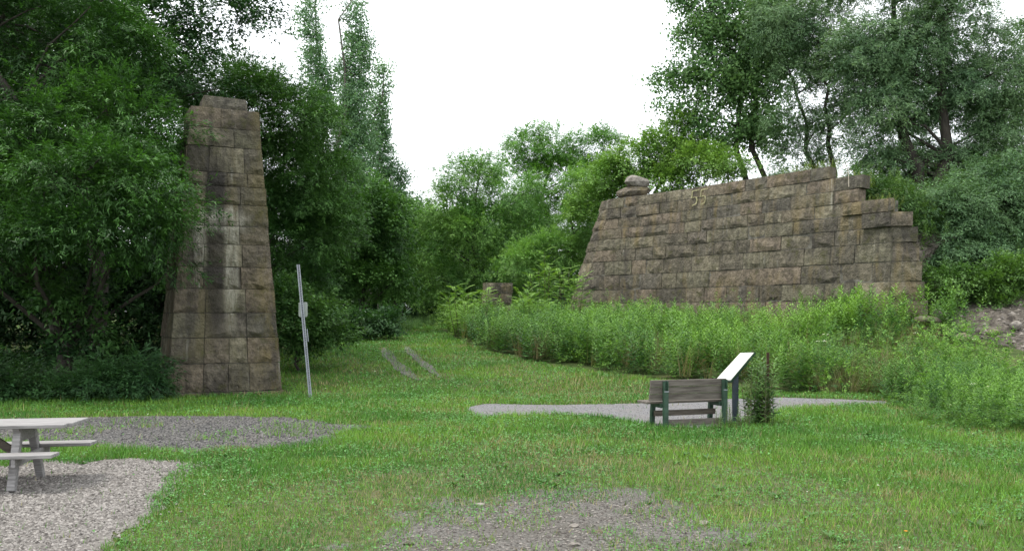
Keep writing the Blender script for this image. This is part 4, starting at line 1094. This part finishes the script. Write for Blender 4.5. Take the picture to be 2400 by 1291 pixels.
# ------------------------------------------------------------------ weeds, tall grass, lawn
FOOT = [G(*p) for p in [(1040, 778), (1080, 800), (1150, 825), (1250, 848), (1400, 872), (1550, 890), (1700, 905), (1850, 920), (2030, 926)]]
def in_bank(x, y):
    d, sg = seg_dist(FOOT, x, y)
    dw, sw = seg_dist(WALL + [WEND, (15.6, 31.0)], x, y)
    ok = (sg < 0) & (sw > 0) & (y < 47) & (x > -3.8) & (dw > 0.2)
    return ok & (np.hypot(x - PX(1165, 43), (y - 42.6) * 0.55) > 0.95)
def scatter(n, x0, x1, y0, y1, rg):
    return rg.uniform(x0, x1, n), rg.uniform(y0, y1, n)
def weeds(name, label, xs, ys, hs, colA, colB, seed, kind='weed', mixs=3.0):
    rg = np.random.default_rng(seed)
    z = ground_z(xs, ys)
    pos = np.stack([xs, ys, z - 0.02], -1); n = len(xs); a = rg.uniform(0, 6.28, n)
    fwd = np.stack([np.cos(a), np.sin(a), np.zeros(n)], -1)
    up = np.tile([0., 0, 1], (n, 1)) + rg.normal(0, 0.12, (n, 3)); 
    side = np.cross(up, fwd); fwd = np.cross(side, up)
    mixv = np.clip(fnoise(xs, ys, mixs, seed % 7) * 1.3 - 0.2 + rg.normal(0, 0.12, n), 0, 1)
    Q, C = place_sprays(kind, pos, fwd, up, hs, colA, colB, mixv, rg, 0.2, 0.4)
    return tag(link(name, soup_mesh(name, Q, C), None, M_LEAF), label, kind='stuff')
rg = np.random.default_rng(90)
x, y = scatter(9500, -4, 14.5, 22, 47, rg)
m = in_bank(x, y) & (fnoise(x, y, 0.9, 17) > 0.5); x, y = x[m], y[m]
h = 0.75 + 0.6 * fnoise(x, y, 2.0, 2) + 0.5 * fnoise(x, y, 0.8, 14) + rg.normal(0, 0.13, len(x)); h = np.where(x > 10.5, h * 1.1, h)
dw_, _ = seg_dist(WALL, x, y); h = np.where(x < 10.6, h * (0.5 + 0.5 * sstep(0.5, 4.0, dw_)), h)
df, _ = seg_dist(FOOT, x, y); h *= 0.82 + 0.18 * sstep(0, 0.8, df)
right = (x + (30 - y) * 0.12 > 8.3) & (y < 29.5)
weeds('weed_thicket', 'tall green weeds thick along the bank in front of the long wall', x[~right], y[~right], h[~right], (0.04, 0.115, 0.034), (0.175, 0.32, 0.055), 91)
def mounds(name, label, cx, cy, rr, hh, cols, seed, dens=70, kinds=('lance', 'cluster'), sc=0.5):
    rg = np.random.default_rng(seed); P = []; Fd = []; mv = []
    for x0, y0, r, hm in zip(cx, cy, rr, hh):
        n = int(dens * r * (r + hm)); d = rg.normal(size=(n, 3)); d[:, 2] = np.abs(d[:, 2]) - 0.15; d /= np.linalg.norm(d, axis=1, keepdims=True)
        u = rg.uniform(0.45, 1.05, (n, 1)); lump = 1 + 0.25 * np.sin(d[:, :1] * 5 + x0 * 3) * np.cos(d[:, 1:2] * 4 + y0)
        p = d * u * lump * np.array([r, r, hm]); p[:, 0] += x0; p[:, 1] += y0; p[:, 2] += ground_z(p[:, 0], p[:, 1])
        P.append(p); Fd.append(d + rg.normal(0, .35, d.shape)); mv.append(np.clip(rg.uniform(0, 1) + rg.normal(0, .12, n), 0, 1))
    P, Fd, mv = np.concatenate(P), np.concatenate(Fd), np.concatenate(mv); n = len(P)
    up = np.tile([0., 0, 1], (n, 1)) + rg.normal(0, 0.25, (n, 3)); k = rg.random(n) < 0.5
    R_ = [place_sprays(kd, P[m], Fd[m], up[m], sc * rg.uniform(0.7, 1.3, m.sum()), cols[0], cols[1], mv[m], rg, 0.22, 0.4) for kd, m in zip(kinds, (k, ~k))]
    tag(link(name, soup_mesh(name, np.concatenate([a for a, _ in R_]), np.concatenate([b for _, b in R_])), None, M_LEAF), label, kind='stuff')
cx, cy = scatter(360, -4, 13.5, 23, 45, rg); m = in_bank(cx, cy); cx, cy = cx[m], cy[m]
d_, _ = seg_dist(FOOT, cx, cy); dw_, _ = seg_dist(WALL, cx, cy)
m = (d_ > 0.45) & (dw_ > 1.2); cx, cy, dw_ = cx[m], cy[m], dw_[m]
mounds('weed_clumps', 'bushy leafy clumps bulging out of the weeds before the long wall', cx, cy, rg.uniform(0.4, 1.0, len(cx)), rg.uniform(0.55, 1.7, len(cx)) * np.where(cx < 10.6, 0.55 + 0.45 * sstep(0.5, 4.5, dw_), 1), ((0.032, 0.1, 0.028), (0.18, 0.33, 0.058)), 191, 62)
cx, cy = scatter(90, 7.6, 14, 15.2, 25.5, rg); m = (cx > 7.9 + np.maximum(0, cy - 19) * 0.5) & (cy > 15.6 + (cx - 8) * 0.02) & (cx < cy * 0.62)
d_, sg = seg_dist([G(*p) for p in [(2080, 950), (2130, 985), (2250, 1012), (2420, 1020), (2700, 1030)]], cx, cy); m &= (sg < 0) & (d_ < 5)
mounds('bright_clumps', 'bushy bright green clumps along the right edge of the lawn', cx[m], cy[m], rg.uniform(0.35, 0.7, m.sum()), rg.uniform(0.45, 1.1, m.sum()), ((0.03, 0.095, 0.022), (0.16, 0.31, 0.05)), 192, 85, sc=0.42)
# rough drier growth on the bank below the right end of the wall
x2, y2 = scatter(2200, 8.0, 16.5, 21.8, 31.5, rg)
d, sg = seg_dist(FOOT + [(13.5, 21.6), (18, 20.5)], x2, y2); m = (sg < 0) & ((x2 < y2 * 0.44) | (y2 < 25) & (x2 < 11.5)) & (fnoise(x2, y2, 1.6, 4) > 0.42)
x2, y2 = x2[m], y2[m]
weeds('rough_weeds', 'mixed rough weeds on the bank below the right end of the wall', x2, y2, 0.45 + 0.5 * fnoise(x2, y2, 1.5, 8), (0.05, 0.11, 0.03), (0.15, 0.26, 0.06), 92)
x3, y3 = scatter(1500, 7.5, 17, 21.8, 31, rg)
d, sg = seg_dist(FOOT + [(13.5, 21.6), (18, 20.5)], x3, y3); m = (sg < 0) & (x3 < y3 * 0.45); x3, y3 = x3[m], y3[m]
weeds('dry_grass', 'straw coloured tall grass among the weeds on the bank', x3, y3, 0.4 + 0.5 * rg.random(len(x3)), (0.12, 0.14, 0.05), (0.32, 0.25, 0.14), 93, 'tallgrass', 1.2)
x7, y7 = scatter(900, -4, 11, 22, 44, rg); m = in_bank(x7, y7) & (fnoise(x7, y7, 1.3, 27) > 0.5); x7, y7 = x7[m], y7[m]
weeds('seed_stalks', 'dry brown seed stalks standing up among the green weeds', x7, y7, 0.75 + 0.65 * rg.random(len(x7)), (0.1, 0.12, 0.045), (0.24, 0.19, 0.1), 97, 'tallgrass', 1.0)
# bright weeds at the right edge
RW = [G(*p) for p in [(2080, 950), (2130, 985), (2250, 1012), (2420, 1020), (2700, 1030)]] 
x4, y4 = scatter(2600, 7.2, 18, 14.5, 25, rg)
d, sg = seg_dist(RW, x4, y4); m = (sg < 0) & (fnoise(x4, y4, 0.8, 19) > 0.38) & (d < 3.6 + (x4 - 8) * 0.35) & (x4 > 7.4 + np.maximum(0, y4 - 20) * 0.55)
x4, y4, d4 = x4[m], y4[m], d[m]
weeds('bright_weeds', 'bright green leafy weeds crowding the right edge of the lawn', x4, y4, (0.3 + 0.55 * fnoise(x4, y4, 1.6, 3) + 0.4 * fnoise(x4, y4, 0.6, 23)) * (0.55 + 0.45 * sstep(0, 1.0, d4)), (0.035, 0.105, 0.024), (0.14, 0.27, 0.045), 94)
# tall grass where the track meets the trees, undergrowth along the left grove
x5, y5 = scatter(2200, -8, 2, 44, 62, rg); m = np.abs(x5 - (-4 + (y5 - 44) * 0.1)) > 0.9
weeds('tall_grass', 'pale tall grass at the far end of the track', x5[m], y5[m], 0.4 + 0.3 * rg.random(m.sum()), (0.07, 0.16, 0.045), (0.18, 0.3, 0.1), 95, 'tallgrass')
x6, y6 = scatter(1500, -13, -2, 24, 46, rg)
gx = np.interp(y6, [22, 27, 33, 38, 46], [-6.2, -6.2, -6.6, -6.2, -5.0])
m = (x6 < gx) & (x6 > gx - 2.0) & ~((y6 < 29) & (x6 < -6.6))
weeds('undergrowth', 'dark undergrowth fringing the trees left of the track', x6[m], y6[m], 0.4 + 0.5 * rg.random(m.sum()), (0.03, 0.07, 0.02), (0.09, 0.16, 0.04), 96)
# plants on the hill behind and right of the wall
EV, EF = EMB
ex = []
er = np.random.default_rng(77)
for f in EF:
    q = EV[list(f)]; c = q.mean(0)
    if not (4.5 < c[0] < 30 and c[1] < 62): continue
    ar = np.linalg.norm(np.cross(q[1] - q[0], q[3] - q[0]))
    for _ in range(er.poisson(min(90, ar * (6 if c[1] < 38 else 1.6 if c[1] < 44 else 0.6)))):
        u, v = er.random(2); p = (q[0] * (1 - u) + q[1] * u) * (1 - v) + (q[3] * (1 - u) + q[2] * u) * v
        if p[0] > 13.6 and p[2] < 1.9 + 0.9 * float(fnoise(p[0], p[1], 1.2, 33)): continue
        ex.append(p)
ex = np.array(ex); n = len(ex); a = er.uniform(0, 6.28, n)
fw = np.stack([np.cos(a), np.sin(a), np.zeros(n)], -1); up = np.tile([0., 0, 1], (n, 1)) + er.normal(0, 0.2, (n, 3)); fw = np.cross(np.cross(up, fw), up)
Q, C = place_sprays('weed', ex - [0, 0, 0.08], fw, up, er.uniform(0.5, 1.25, n), (0.035, 0.09, 0.022), (0.12, 0.22, 0.05), np.clip(fnoise(ex[:, 0], ex[:, 1], 2.0, 3) + er.normal(0, 0.15, n), 0, 1), er)
tag(link('hill_undergrowth', soup_mesh('hill_undergrowth', Q, C), None, M_LEAF), 'leafy undergrowth covering the hill behind the long wall', kind='stuff')
# dark brush that closes the hollow under the grove and the far end of the track
def brush(name, label, n, x0, x1, y0, y1, zmax, cols, seed, sc):
    r_ = np.random.default_rng(seed); X = r_.uniform(x0, x1, n); Y = r_.uniform(y0, y1, n)
    hmax = zmax * (0.45 + 0.75 * fnoise(X, Y, 2.5, seed % 5)); Z = ground_z(X, Y) + hmax * r_.random(n) ** 0.8
    fw = r_.normal(size=(n, 3)); fw[:, 1] -= 0.5; fw[:, 2] = fw[:, 2] * 0.4 - 0.1
    up = np.tile([0., 0, 1], (n, 1)) + r_.normal(0, 0.25, (n, 3))
    Q, C = place_sprays('cluster', np.stack([X, Y, Z], -1), fw, up, sc * r_.uniform(0.8, 1.3, n), cols[0], cols[1], r_.random(n), r_)
    tag(link(name, soup_mesh(name, Q, C), None, M_LEAF), label, kind='stuff')
brush('grove_brush', 'brush deep in the hollow under the left grove, its shade put into the leaf colour', 4800, -27, -8.6, 28.5, 33, 4.6, ((0.012, 0.035, 0.012), (0.03, 0.075, 0.02)), 81, 1.5)  # added to darken the hollow; deep shade is put into these leaf colours
brush('hollow_plants', 'low plants added on the grove floor, coloured dark for the shade there', 2400, -19, -9.3, 22.4, 28.5, 0.45, ((0.015, 0.045, 0.015), (0.045, 0.11, 0.03)), 83, 0.9)  # added over the lit floor, leaf colours darkened to stand for shade
brush('low_brush', 'low dark brush below the trees at the end of the track', 3600, -16, 10, 59, 64, 3.2, SHD, 84, 1.9)
brush('far_brush', 'green brush closing the far end of the track', 5000, -16, 16, 66, 74, 8.5, MDG, 82, 2.6)

# low plants along the wall top
wx = []; wy = []; wz = []
for i in range(800):
    s = rg.uniform(1.5, WLEN - 0.4); zt = 7.3 if s < s_at(1940, 7.3) else (6.6 if s < s_at(2015, 6.5) else 5.7)
    p, _ = wall_pt(s, zt, -rg.uniform(0.12, 1.1)); wx.append(p[0]); wy.append(p[1]); wz.append(zt - 0.05)
wx, wy, wz = map(np.array, (wx, wy, wz)); n = len(wx); a = rg.uniform(0, 6.28, n)
fw = np.stack([np.cos(a), np.sin(a), np.zeros(n)], -1); up = np.tile([0., 0, 1], (n, 1)) + rg.normal(0, 0.3, (n, 3)); fw = np.cross(np.cross(up, fw), up)
Q, C = place_sprays('weed', np.stack([wx, wy, wz], -1), fw, up, rg.uniform(0.15, 0.5, n) * (0.5 + 0.8 * (wx > 11.0)), (0.06, 0.12, 0.025), (0.2, 0.25, 0.07), rg.random(n), rg)
tag(link('wall_top_plants', soup_mesh('wall_top_plants', Q, C), None, M_LEAF), 'small plants and grasses growing along the top of the wall', kind='stuff')
t = thing('dead_branch', 'bare forked dead branch hanging over the stepped top of the wall', 'branch', (PX(1985, 34.2), 34.2, PZ(440, 34.2)))
MB().tube([(0, -0.2, 0), (0.02, -0.1, 0.5), (-0.05, 0, 0.95)], [0.018, 0.014, 0.008], 5).tube([(0.01, -0.1, 0.55), (-0.4, 0, 0.3)], [0.012, 0.006], 5).tube([(0.0, -0.05, 0.75), (0.3, 0, 0.5)], [0.01, 0.005], 5).build('twigs', M_DEAD, t)

# single plants worth telling apart
def weed_plant(px, Y, h, n, lab, seed, cols=((0.04, 0.1, 0.025), (0.11, 0.2, 0.05)), spread=0.12, name='weed_plant'):
    rg = np.random.default_rng(seed); x = PX(px, Y); t = thing(name, lab, 'weed', (x, Y, float(ground_z(x, Y))), 0, None)
    pos = np.stack([rg.normal(0, spread, n), rg.normal(0, spread, n), np.zeros(n)], -1); a = rg.uniform(0, 6.28, n)
    fw = np.stack([np.cos(a), np.sin(a), np.zeros(n)], -1); up = np.tile([0., 0, 1], (n, 1)) + rg.normal(0, 0.14, (n, 3)); fw = np.cross(np.cross(up, fw), up)
    hs = h * rg.uniform(0.5, 1.0, n)
    Q, C = place_sprays('weed', pos, fw, up, hs, cols[0], cols[1], rg.random(n), rg)
    mb = MB()
    for i in range(n): mb.tube([tuple(pos[i]), tuple(pos[i] + up[i] / np.linalg.norm(up[i]) * hs[i] * 0.95)], [0.006, 0.003], 4)
    mb.build('stem', M_STEM, t); link('foliage', soup_mesh('foliage', Q, C), t, M_LEAF)
weed_plant(1778, 16.85, 1.3, 34, 'tall weed growing round the rusty stake', 71, spread=0.17)
weed_plant(1712, 15.95, 0.42, 12, 'low weed clump at the right leg of the bench', 72, spread=0.16)
weed_plant(1745, 16.3, 0.5, 8, 'short weed clump between the bench and the rusty stake', 73, spread=0.12)

# Queen Anne's lace
QUAD = True
def lace(px, py, Y, k, lab):
    x = PX(px, Y); zg = float(ground_z(x, Y)); zt = PZ(py, Y)
    t = thing('white_wildflower', lab, 'flower', (x, Y, zg), 0, 'white flat topped wildflowers')
    H_ = max(0.3, zt - zg)
    MB().tube([(0, 0, 0), (0.01, 0, H_ * 0.5), (0, 0, H_)], [0.005, 0.004, 0.003], 4).build('stem', M_STEM, t)
    rg = np.random.default_rng(int(px)); q = []
    for i in range(26):
        a = rg.uniform(0, 6.28); r = 0.075 * math.sqrt(rg.random()); c = np.array([r * math.cos(a), r * math.sin(a), H_ + 0.03 - r * 0.5])
        q.append(leafquad(c - np.array([0.012, 0, 0]), np.array([1., 0, rg.normal(0, .3)]), np.array([0, rg.normal(0, .3), 1]), 0.026, 0.026, 0))
    link('flower_head', soup_mesh('flower_head', np.array(q), np.tile([0.75, 0.76, 0.68], (26, 1))), t, M_LEAF)
for i, (px, py, Y, lab) in enumerate([(1935, 783, 24.5, 'highest white flower head left on the rough bank'), (1917, 800, 24.2, 'white flower head lower left on the rough bank'), (1931, 799, 24.0, 'white flower head in the left trio on the rough bank'), (2146, 780, 26, 'white flower head in the middle of the rough bank'), (2284, 795, 25, 'white flower head before the bare earth slope'), (2280, 900, 18.5, 'left white flower head in the bright weeds'), (2318, 905, 18.4, 'right white flower head in the bright weeds'), (2222, 967, 17.3, 'lowest white flower head at the front of the bright weeds')]):
    lace(px, py, Y, i, lab)

# lawn blades
def lawn():
    rg = np.random.default_rng(5)
    Ys = []; Xs = []
    N = 780000; u = rg.random(N)
    y0, y1 = 6.5, 60.0
    Y = (y0 ** 0.42 + u * (y1 ** 0.42 - y0 ** 0.42)) ** (1 / 0.42)
    X = rg.uniform(-1, 1, N) * (0.62 * Y + 1.5)
    jx = (fnoise(X, Y, 0.5, 3) - 0.5) * 0.5; jy = (fnoise(X, Y, 0.5, 9) - 0.5) * 0.5
    keep = np.ones(N, bool)
    edge = pip(PAD, X + jx, Y + jy); keep &= ~(edge & (rg.random(N) > 0.012))
    keep &= ~(pip(DARK, X + jx, Y + jy) & (rg.random(N) > 0.22 * (fnoise(X, Y, 0.8, 6) > 0.61) + 0.008))
    keep &= ~(pip(PATH, X + jx * .5, Y + jy * .5) & (rg.random(N) > 0.01))
    tuft = bare_noise(X, Y); bd = bare_depth(X, Y)
    bare = bd + (tuft - 0.5) * 2.6 > 0.15
    cov = 1 - sstep(-0.25, 0.75, bd + (tuft - 0.5) * -2.6)
    keep &= rg.random(N) < np.maximum(cov, 0.5 * sstep(0.55, 0.64, tuft) * (bd > -0.5) + 0.02)
    # thinner sward round the bare soil
    dc = np.hypot((X - 0.7) / 2.6, (Y - 9.0) / 3.2); thin = 1 - sstep(0.9, 2.0, dc)
    keep &= ~((rg.random(N) < 0.25 * thin * sstep(0.3, 0.55, fnoise(X, Y, 0.6, 21))))
    for r in RUTS:
        d, _ = seg_dist(r, X, Y); keep &= ~((d < 0.2 + 0.5 * (jx + jy)) & (rg.random(N) < 0.7 * (0.35 + 0.9 * tuft)))
    keep &= ~in_bank(X, Y)
    # under the grove: little grass
    ug = (Y > 22.6 + 0.0 * X) & (X < -8.2) ; keep &= ~(ug & (rg.random(N) < 0.85))
    # pier footprint
    c, s = math.cos(PIER_A), math.sin(PIER_A); lx = (X - PIER_O[0]) * c + (Y - PIER_O[1]) * s; ly = -(X - PIER_O[0]) * s + (Y - PIER_O[1]) * c
    keep &= ~((lx > -0.03) & (lx < 2.75) & (ly > -0.05) & (ly < 2.4))
    X, Y = X[keep], Y[keep]; n = len(X); Z = ground_z(X, Y) - 0.005
    lod = (Y / 8) ** 0.72
    lush = fnoise(X, Y, 1.3, 31)
    h = (0.03 + 0.06 * lush + 0.035 * rg.random(n)) * np.where(bare[keep], 0.8, 1) * (1 - 0.12 * thin[keep]) * np.minimum(1.25, lod ** 0.35)
    h = np.where(rg.random(n) < 0.03, h * 1.8, h)
    w = 0.0068 * rg.uniform(0.7, 1.5, n) * lod
    a = rg.uniform(0, 6.28, n); ln = rg.uniform(0.15, 0.95, n); b = a + rg.uniform(-1, 1, n)
    B = np.stack([X, Y, Z], -1); sx = np.stack([np.cos(a) * w / 2, np.sin(a) * w / 2, 0 * w], -1)
    tip = B + np.stack([-np.sin(b) * h * ln, np.cos(b) * h * ln, h], -1)
    V = np.stack([B - sx, B + sx, tip], 1)
    # clover and other broad leaves
    cl = rg.random(n) < 0.3 * sstep(0.4, 0.6, fnoise(X, Y, 0.8, 41)) + 0.05
    r_ = 0.011 * rg.uniform(0.7, 1.5, n) * lod ** 0.9
    p = B + np.stack([0 * h, 0 * h, h * 0.7], -1); tl = rg.normal(0, 0.35, (n, 2))
    def dsk(ang): return p + np.stack([np.cos(a + ang) * r_, np.sin(a + ang) * r_, (np.cos(a + ang) * tl[:, 0] + np.sin(a + ang) * tl[:, 1]) * r_], -1)
    D = np.stack([dsk(0), dsk(2.1), dsk(4.2)], 1)
    V[cl] = D[cl]
    dry = sstep(0.52, 0.72, (0.6 * fnoise(X, Y, 1.5, 51) + 0.4 * fnoise(X, Y, 0.45, 52)) * 0.85 + 0.15 * rg.random(n))
    dx = sstep(0, 1, 1 - np.hypot((X - 2.3) / 3.4, (Y - 23.5) / 4.2)); dry = np.clip(dry + 1.25 * dx * (0.35 + 0.65 * fnoise(X, Y, 0.7, 71)), 0, 1)
    for a_, b_, ra, rb in ((5.2, 11.4, 0.9, 0.5), (4.3, 10.2, 0.9, 0.35), (-5.0, 24.5, 0.9, 1.2), (0.9, 12.6, 1.6, 0.9), (-1.3, 19.0, 1.2, 0.8)):
        dry = np.clip(dry + 0.9 * sstep(0, 0.8, 1.15 - np.hypot((X - a_) / ra, (Y - b_) / rb) - 0.6 * fnoise(X, Y, 0.5, 55)), 0, 1)
    dry = np.clip(dry + 0.5 * thin[keep] * rg.random(n), 0, 1)
    hue = sstep(0.25, 0.75, 0.6 * fnoise(X, Y, 2.6, 61) + 0.4 * fnoise(X, Y, 0.6, 62))[:, None]
    g = np.array([0.046, 0.15, 0.02]) * (1 - hue) + np.array([0.14, 0.27, 0.034]) * hue
    g = g * np.exp(rg.normal(0, 0.25, n))[:, None]
    st = np.array([0.26, 0.23, 0.11]) * np.exp(rg.normal(0, 0.2, n))[:, None]
    isdry = (rg.random(n) < 0.03 + 0.5 * dry) & ~cl
    C = np.where(isdry[:, None], st, g)
    C = np.where(cl[:, None], np.array([0.075, 0.2, 0.045]) * np.exp(rg.normal(0, 0.2, n))[:, None], C)
    # white clover heads
    fl = rg.random(n) < 0.0022 * (Y < 30) * sstep(0.5, 0.75, fnoise(X, Y, 1.4, 91))
    C[fl] = (0.6, 0.62, 0.5); V[fl] = D[fl]
    tag(link('grass', soup_mesh('grass', V, C), None, M_GRASS), 'short mixed lawn grass with clover and dry straw patches', kind='stuff')
    # broad leaved rosettes
    k = rg.random(n) < 0.0022 * sstep(0.45, 0.7, fnoise(X, Y, 1.2, 81)); k &= (Y < 28)
    xs, ys = X[k], Y[k]; nn = len(xs)
    pos = np.stack([xs, ys, ground_z(xs, ys)], -1); aa = rg.uniform(0, 6.28, nn); fw = np.stack([np.cos(aa), np.sin(aa), 0 * aa], -1)
    Q, C = place_sprays('broad', pos, fw, np.tile([0., 0, 1], (nn, 1)), rg.uniform(0.3, 0.8, nn), (0.05, 0.12, 0.03), (0.1, 0.2, 0.055), rg.random(nn), rg)
    tag(link('lawn_weeds', soup_mesh('lawn_weeds', Q, C), None, M_LEAF), 'small broad leaved rosettes scattered through the lawn', kind='stuff')
lawn()

# gravel stones
def pebbles(name, label, poly, n, smin, smax, c0, c1, seed, pw=1.0):
    rg = np.random.default_rng(seed); P = np.array(poly); lo, hi = P.min(0), P.max(0); lo[1] = max(lo[1], 6.8); lo[0] = max(lo[0], -9.5)
    x = rg.uniform(lo[0], hi[0], n); y = rg.uniform(lo[1], hi[1], n)
    lo -= 0; m = pip(poly, x + rg.normal(0, 0.16, n), y + rg.normal(0, 0.16, n)); x, y = x[m], y[m]; n = len(x)
    s = smin + (smax - smin) * rg.random(n) ** 2.2
    T = np.array([[0, 0, .55], [1, 0, 0.05], [-.3, .9, 0], [-.75, -.6, .05]])
    tris = [(0, 1, 2), (0, 2, 3), (0, 3, 1)]
    a = rg.uniform(0, 6.28, n); ca, sa = np.cos(a), np.sin(a)
    J = T[None] * rg.uniform(0.65, 1.35, (n, 4, 3)) * s[:, None, None]
    W = np.stack([J[..., 0] * ca[:, None] - J[..., 1] * sa[:, None] + x[:, None], J[..., 0] * sa[:, None] + J[..., 1] * ca[:, None] + y[:, None], J[..., 2] + 0.007], -1)
    V = np.concatenate([W[:, list(t)] for t in tris])
    k = rg.random(n)[:, None] ** pw; C = np.array(c0) * (1 - k) + np.array(c1) * k
    tag(link(name, soup_mesh(name, V, np.concatenate([C] * 3)), None, M_PEB), label, kind='stuff')
pebbles('pad_gravel', 'loose pale pebbles covering the picnic pad', PAD, 52000, 0.012, 0.03, (0.07, 0.062, 0.056), (0.31, 0.285, 0.265), 1)
pebbles('soil_gravel', 'small stones strewn over the bare soil in the foreground', BARE, 9000, 0.005, 0.022, (0.06, 0.05, 0.045), (0.27, 0.245, 0.22), 2, 1.6)
pebbles('cinder_gravel', 'dark stones strewn over the strip before the pier', DARK, 26000, 0.01, 0.03, (0.03, 0.029, 0.03), (0.19, 0.18, 0.172), 3, 1.6)
pebbles('path_gravel', 'fine grey stones of the path', PATH, 22000, 0.008, 0.02, (0.1, 0.098, 0.105), (0.27, 0.262, 0.275), 4)

# rubble on the bare earth slope
def rubble():
    rg = np.random.default_rng(9); P = []
    for f in EF:
        q = EV[list(f)]; c = q.mean(0)
        if not (13 < c[0] < 24 and c[2] < 3.2 and c[1] < 34): continue
        for _ in range(int(np.linalg.norm(np.cross(q[1] - q[0], q[3] - q[0])) * 45)):
            u, v = rg.random(2); P.append((q[0] * (1 - u) + q[1] * u) * (1 - v) + (q[3] * (1 - u) + q[2] * u) * v)
    P = np.array(P); n = len(P); sz = 0.025 + 0.11 * rg.random(n) ** 3
    T = np.array([[0, 0, .6], [1, 0, -.1], [-.3, .9, -.1], [-.75, -.6, -.1]]); a = rg.uniform(0, 6.28, n); ca, sa = np.cos(a)[:, None], np.sin(a)[:, None]
    J = T[None] * rg.uniform(0.6, 1.4, (n, 4, 3)) * sz[:, None, None]
    W = np.stack([J[..., 0] * ca - J[..., 1] * sa, J[..., 0] * sa + J[..., 1] * ca, J[..., 2]], -1) + P[:, None, :]
    V = np.concatenate([W[:, list(t)] for t in [(0, 1, 2), (0, 2, 3), (0, 3, 1)]])
    k = rg.random(n)[:, None] ** 1.5; C = np.array([0.05, 0.042, 0.036]) * (1 - k) + np.array([0.28, 0.25, 0.22]) * k
    tag(link('rubble', soup_mesh('rubble', V, np.concatenate([C] * 3)), None, M_PEB), 'small rubble and clods strewn on the bare earth slope', kind='stuff')
rubble()
# orange flower in the grass
x, y = G(2122, 1263)
t = thing('orange_flower', 'single small orange flower in the grass at lower right', 'flower', (x, y, 0))
MB().tube([(0, 0, 0), (0.004, 0, 0.07)], [0.002, 0.0015], 4).build('stem', M_STEM, t)
QUAD = True
q = [leafquad(np.array([0.004, 0, 0.07]), np.array([math.cos(k * 0.8), math.sin(k * 0.8), 0.35]), np.array([0, 0, 1.]), 0.022, 0.013) for k in range(8)]
link('flower_head', soup_mesh('flower_head', np.array(q), np.tile([0.75, 0.3, 0.03], (8, 1))), t, M_LEAF)
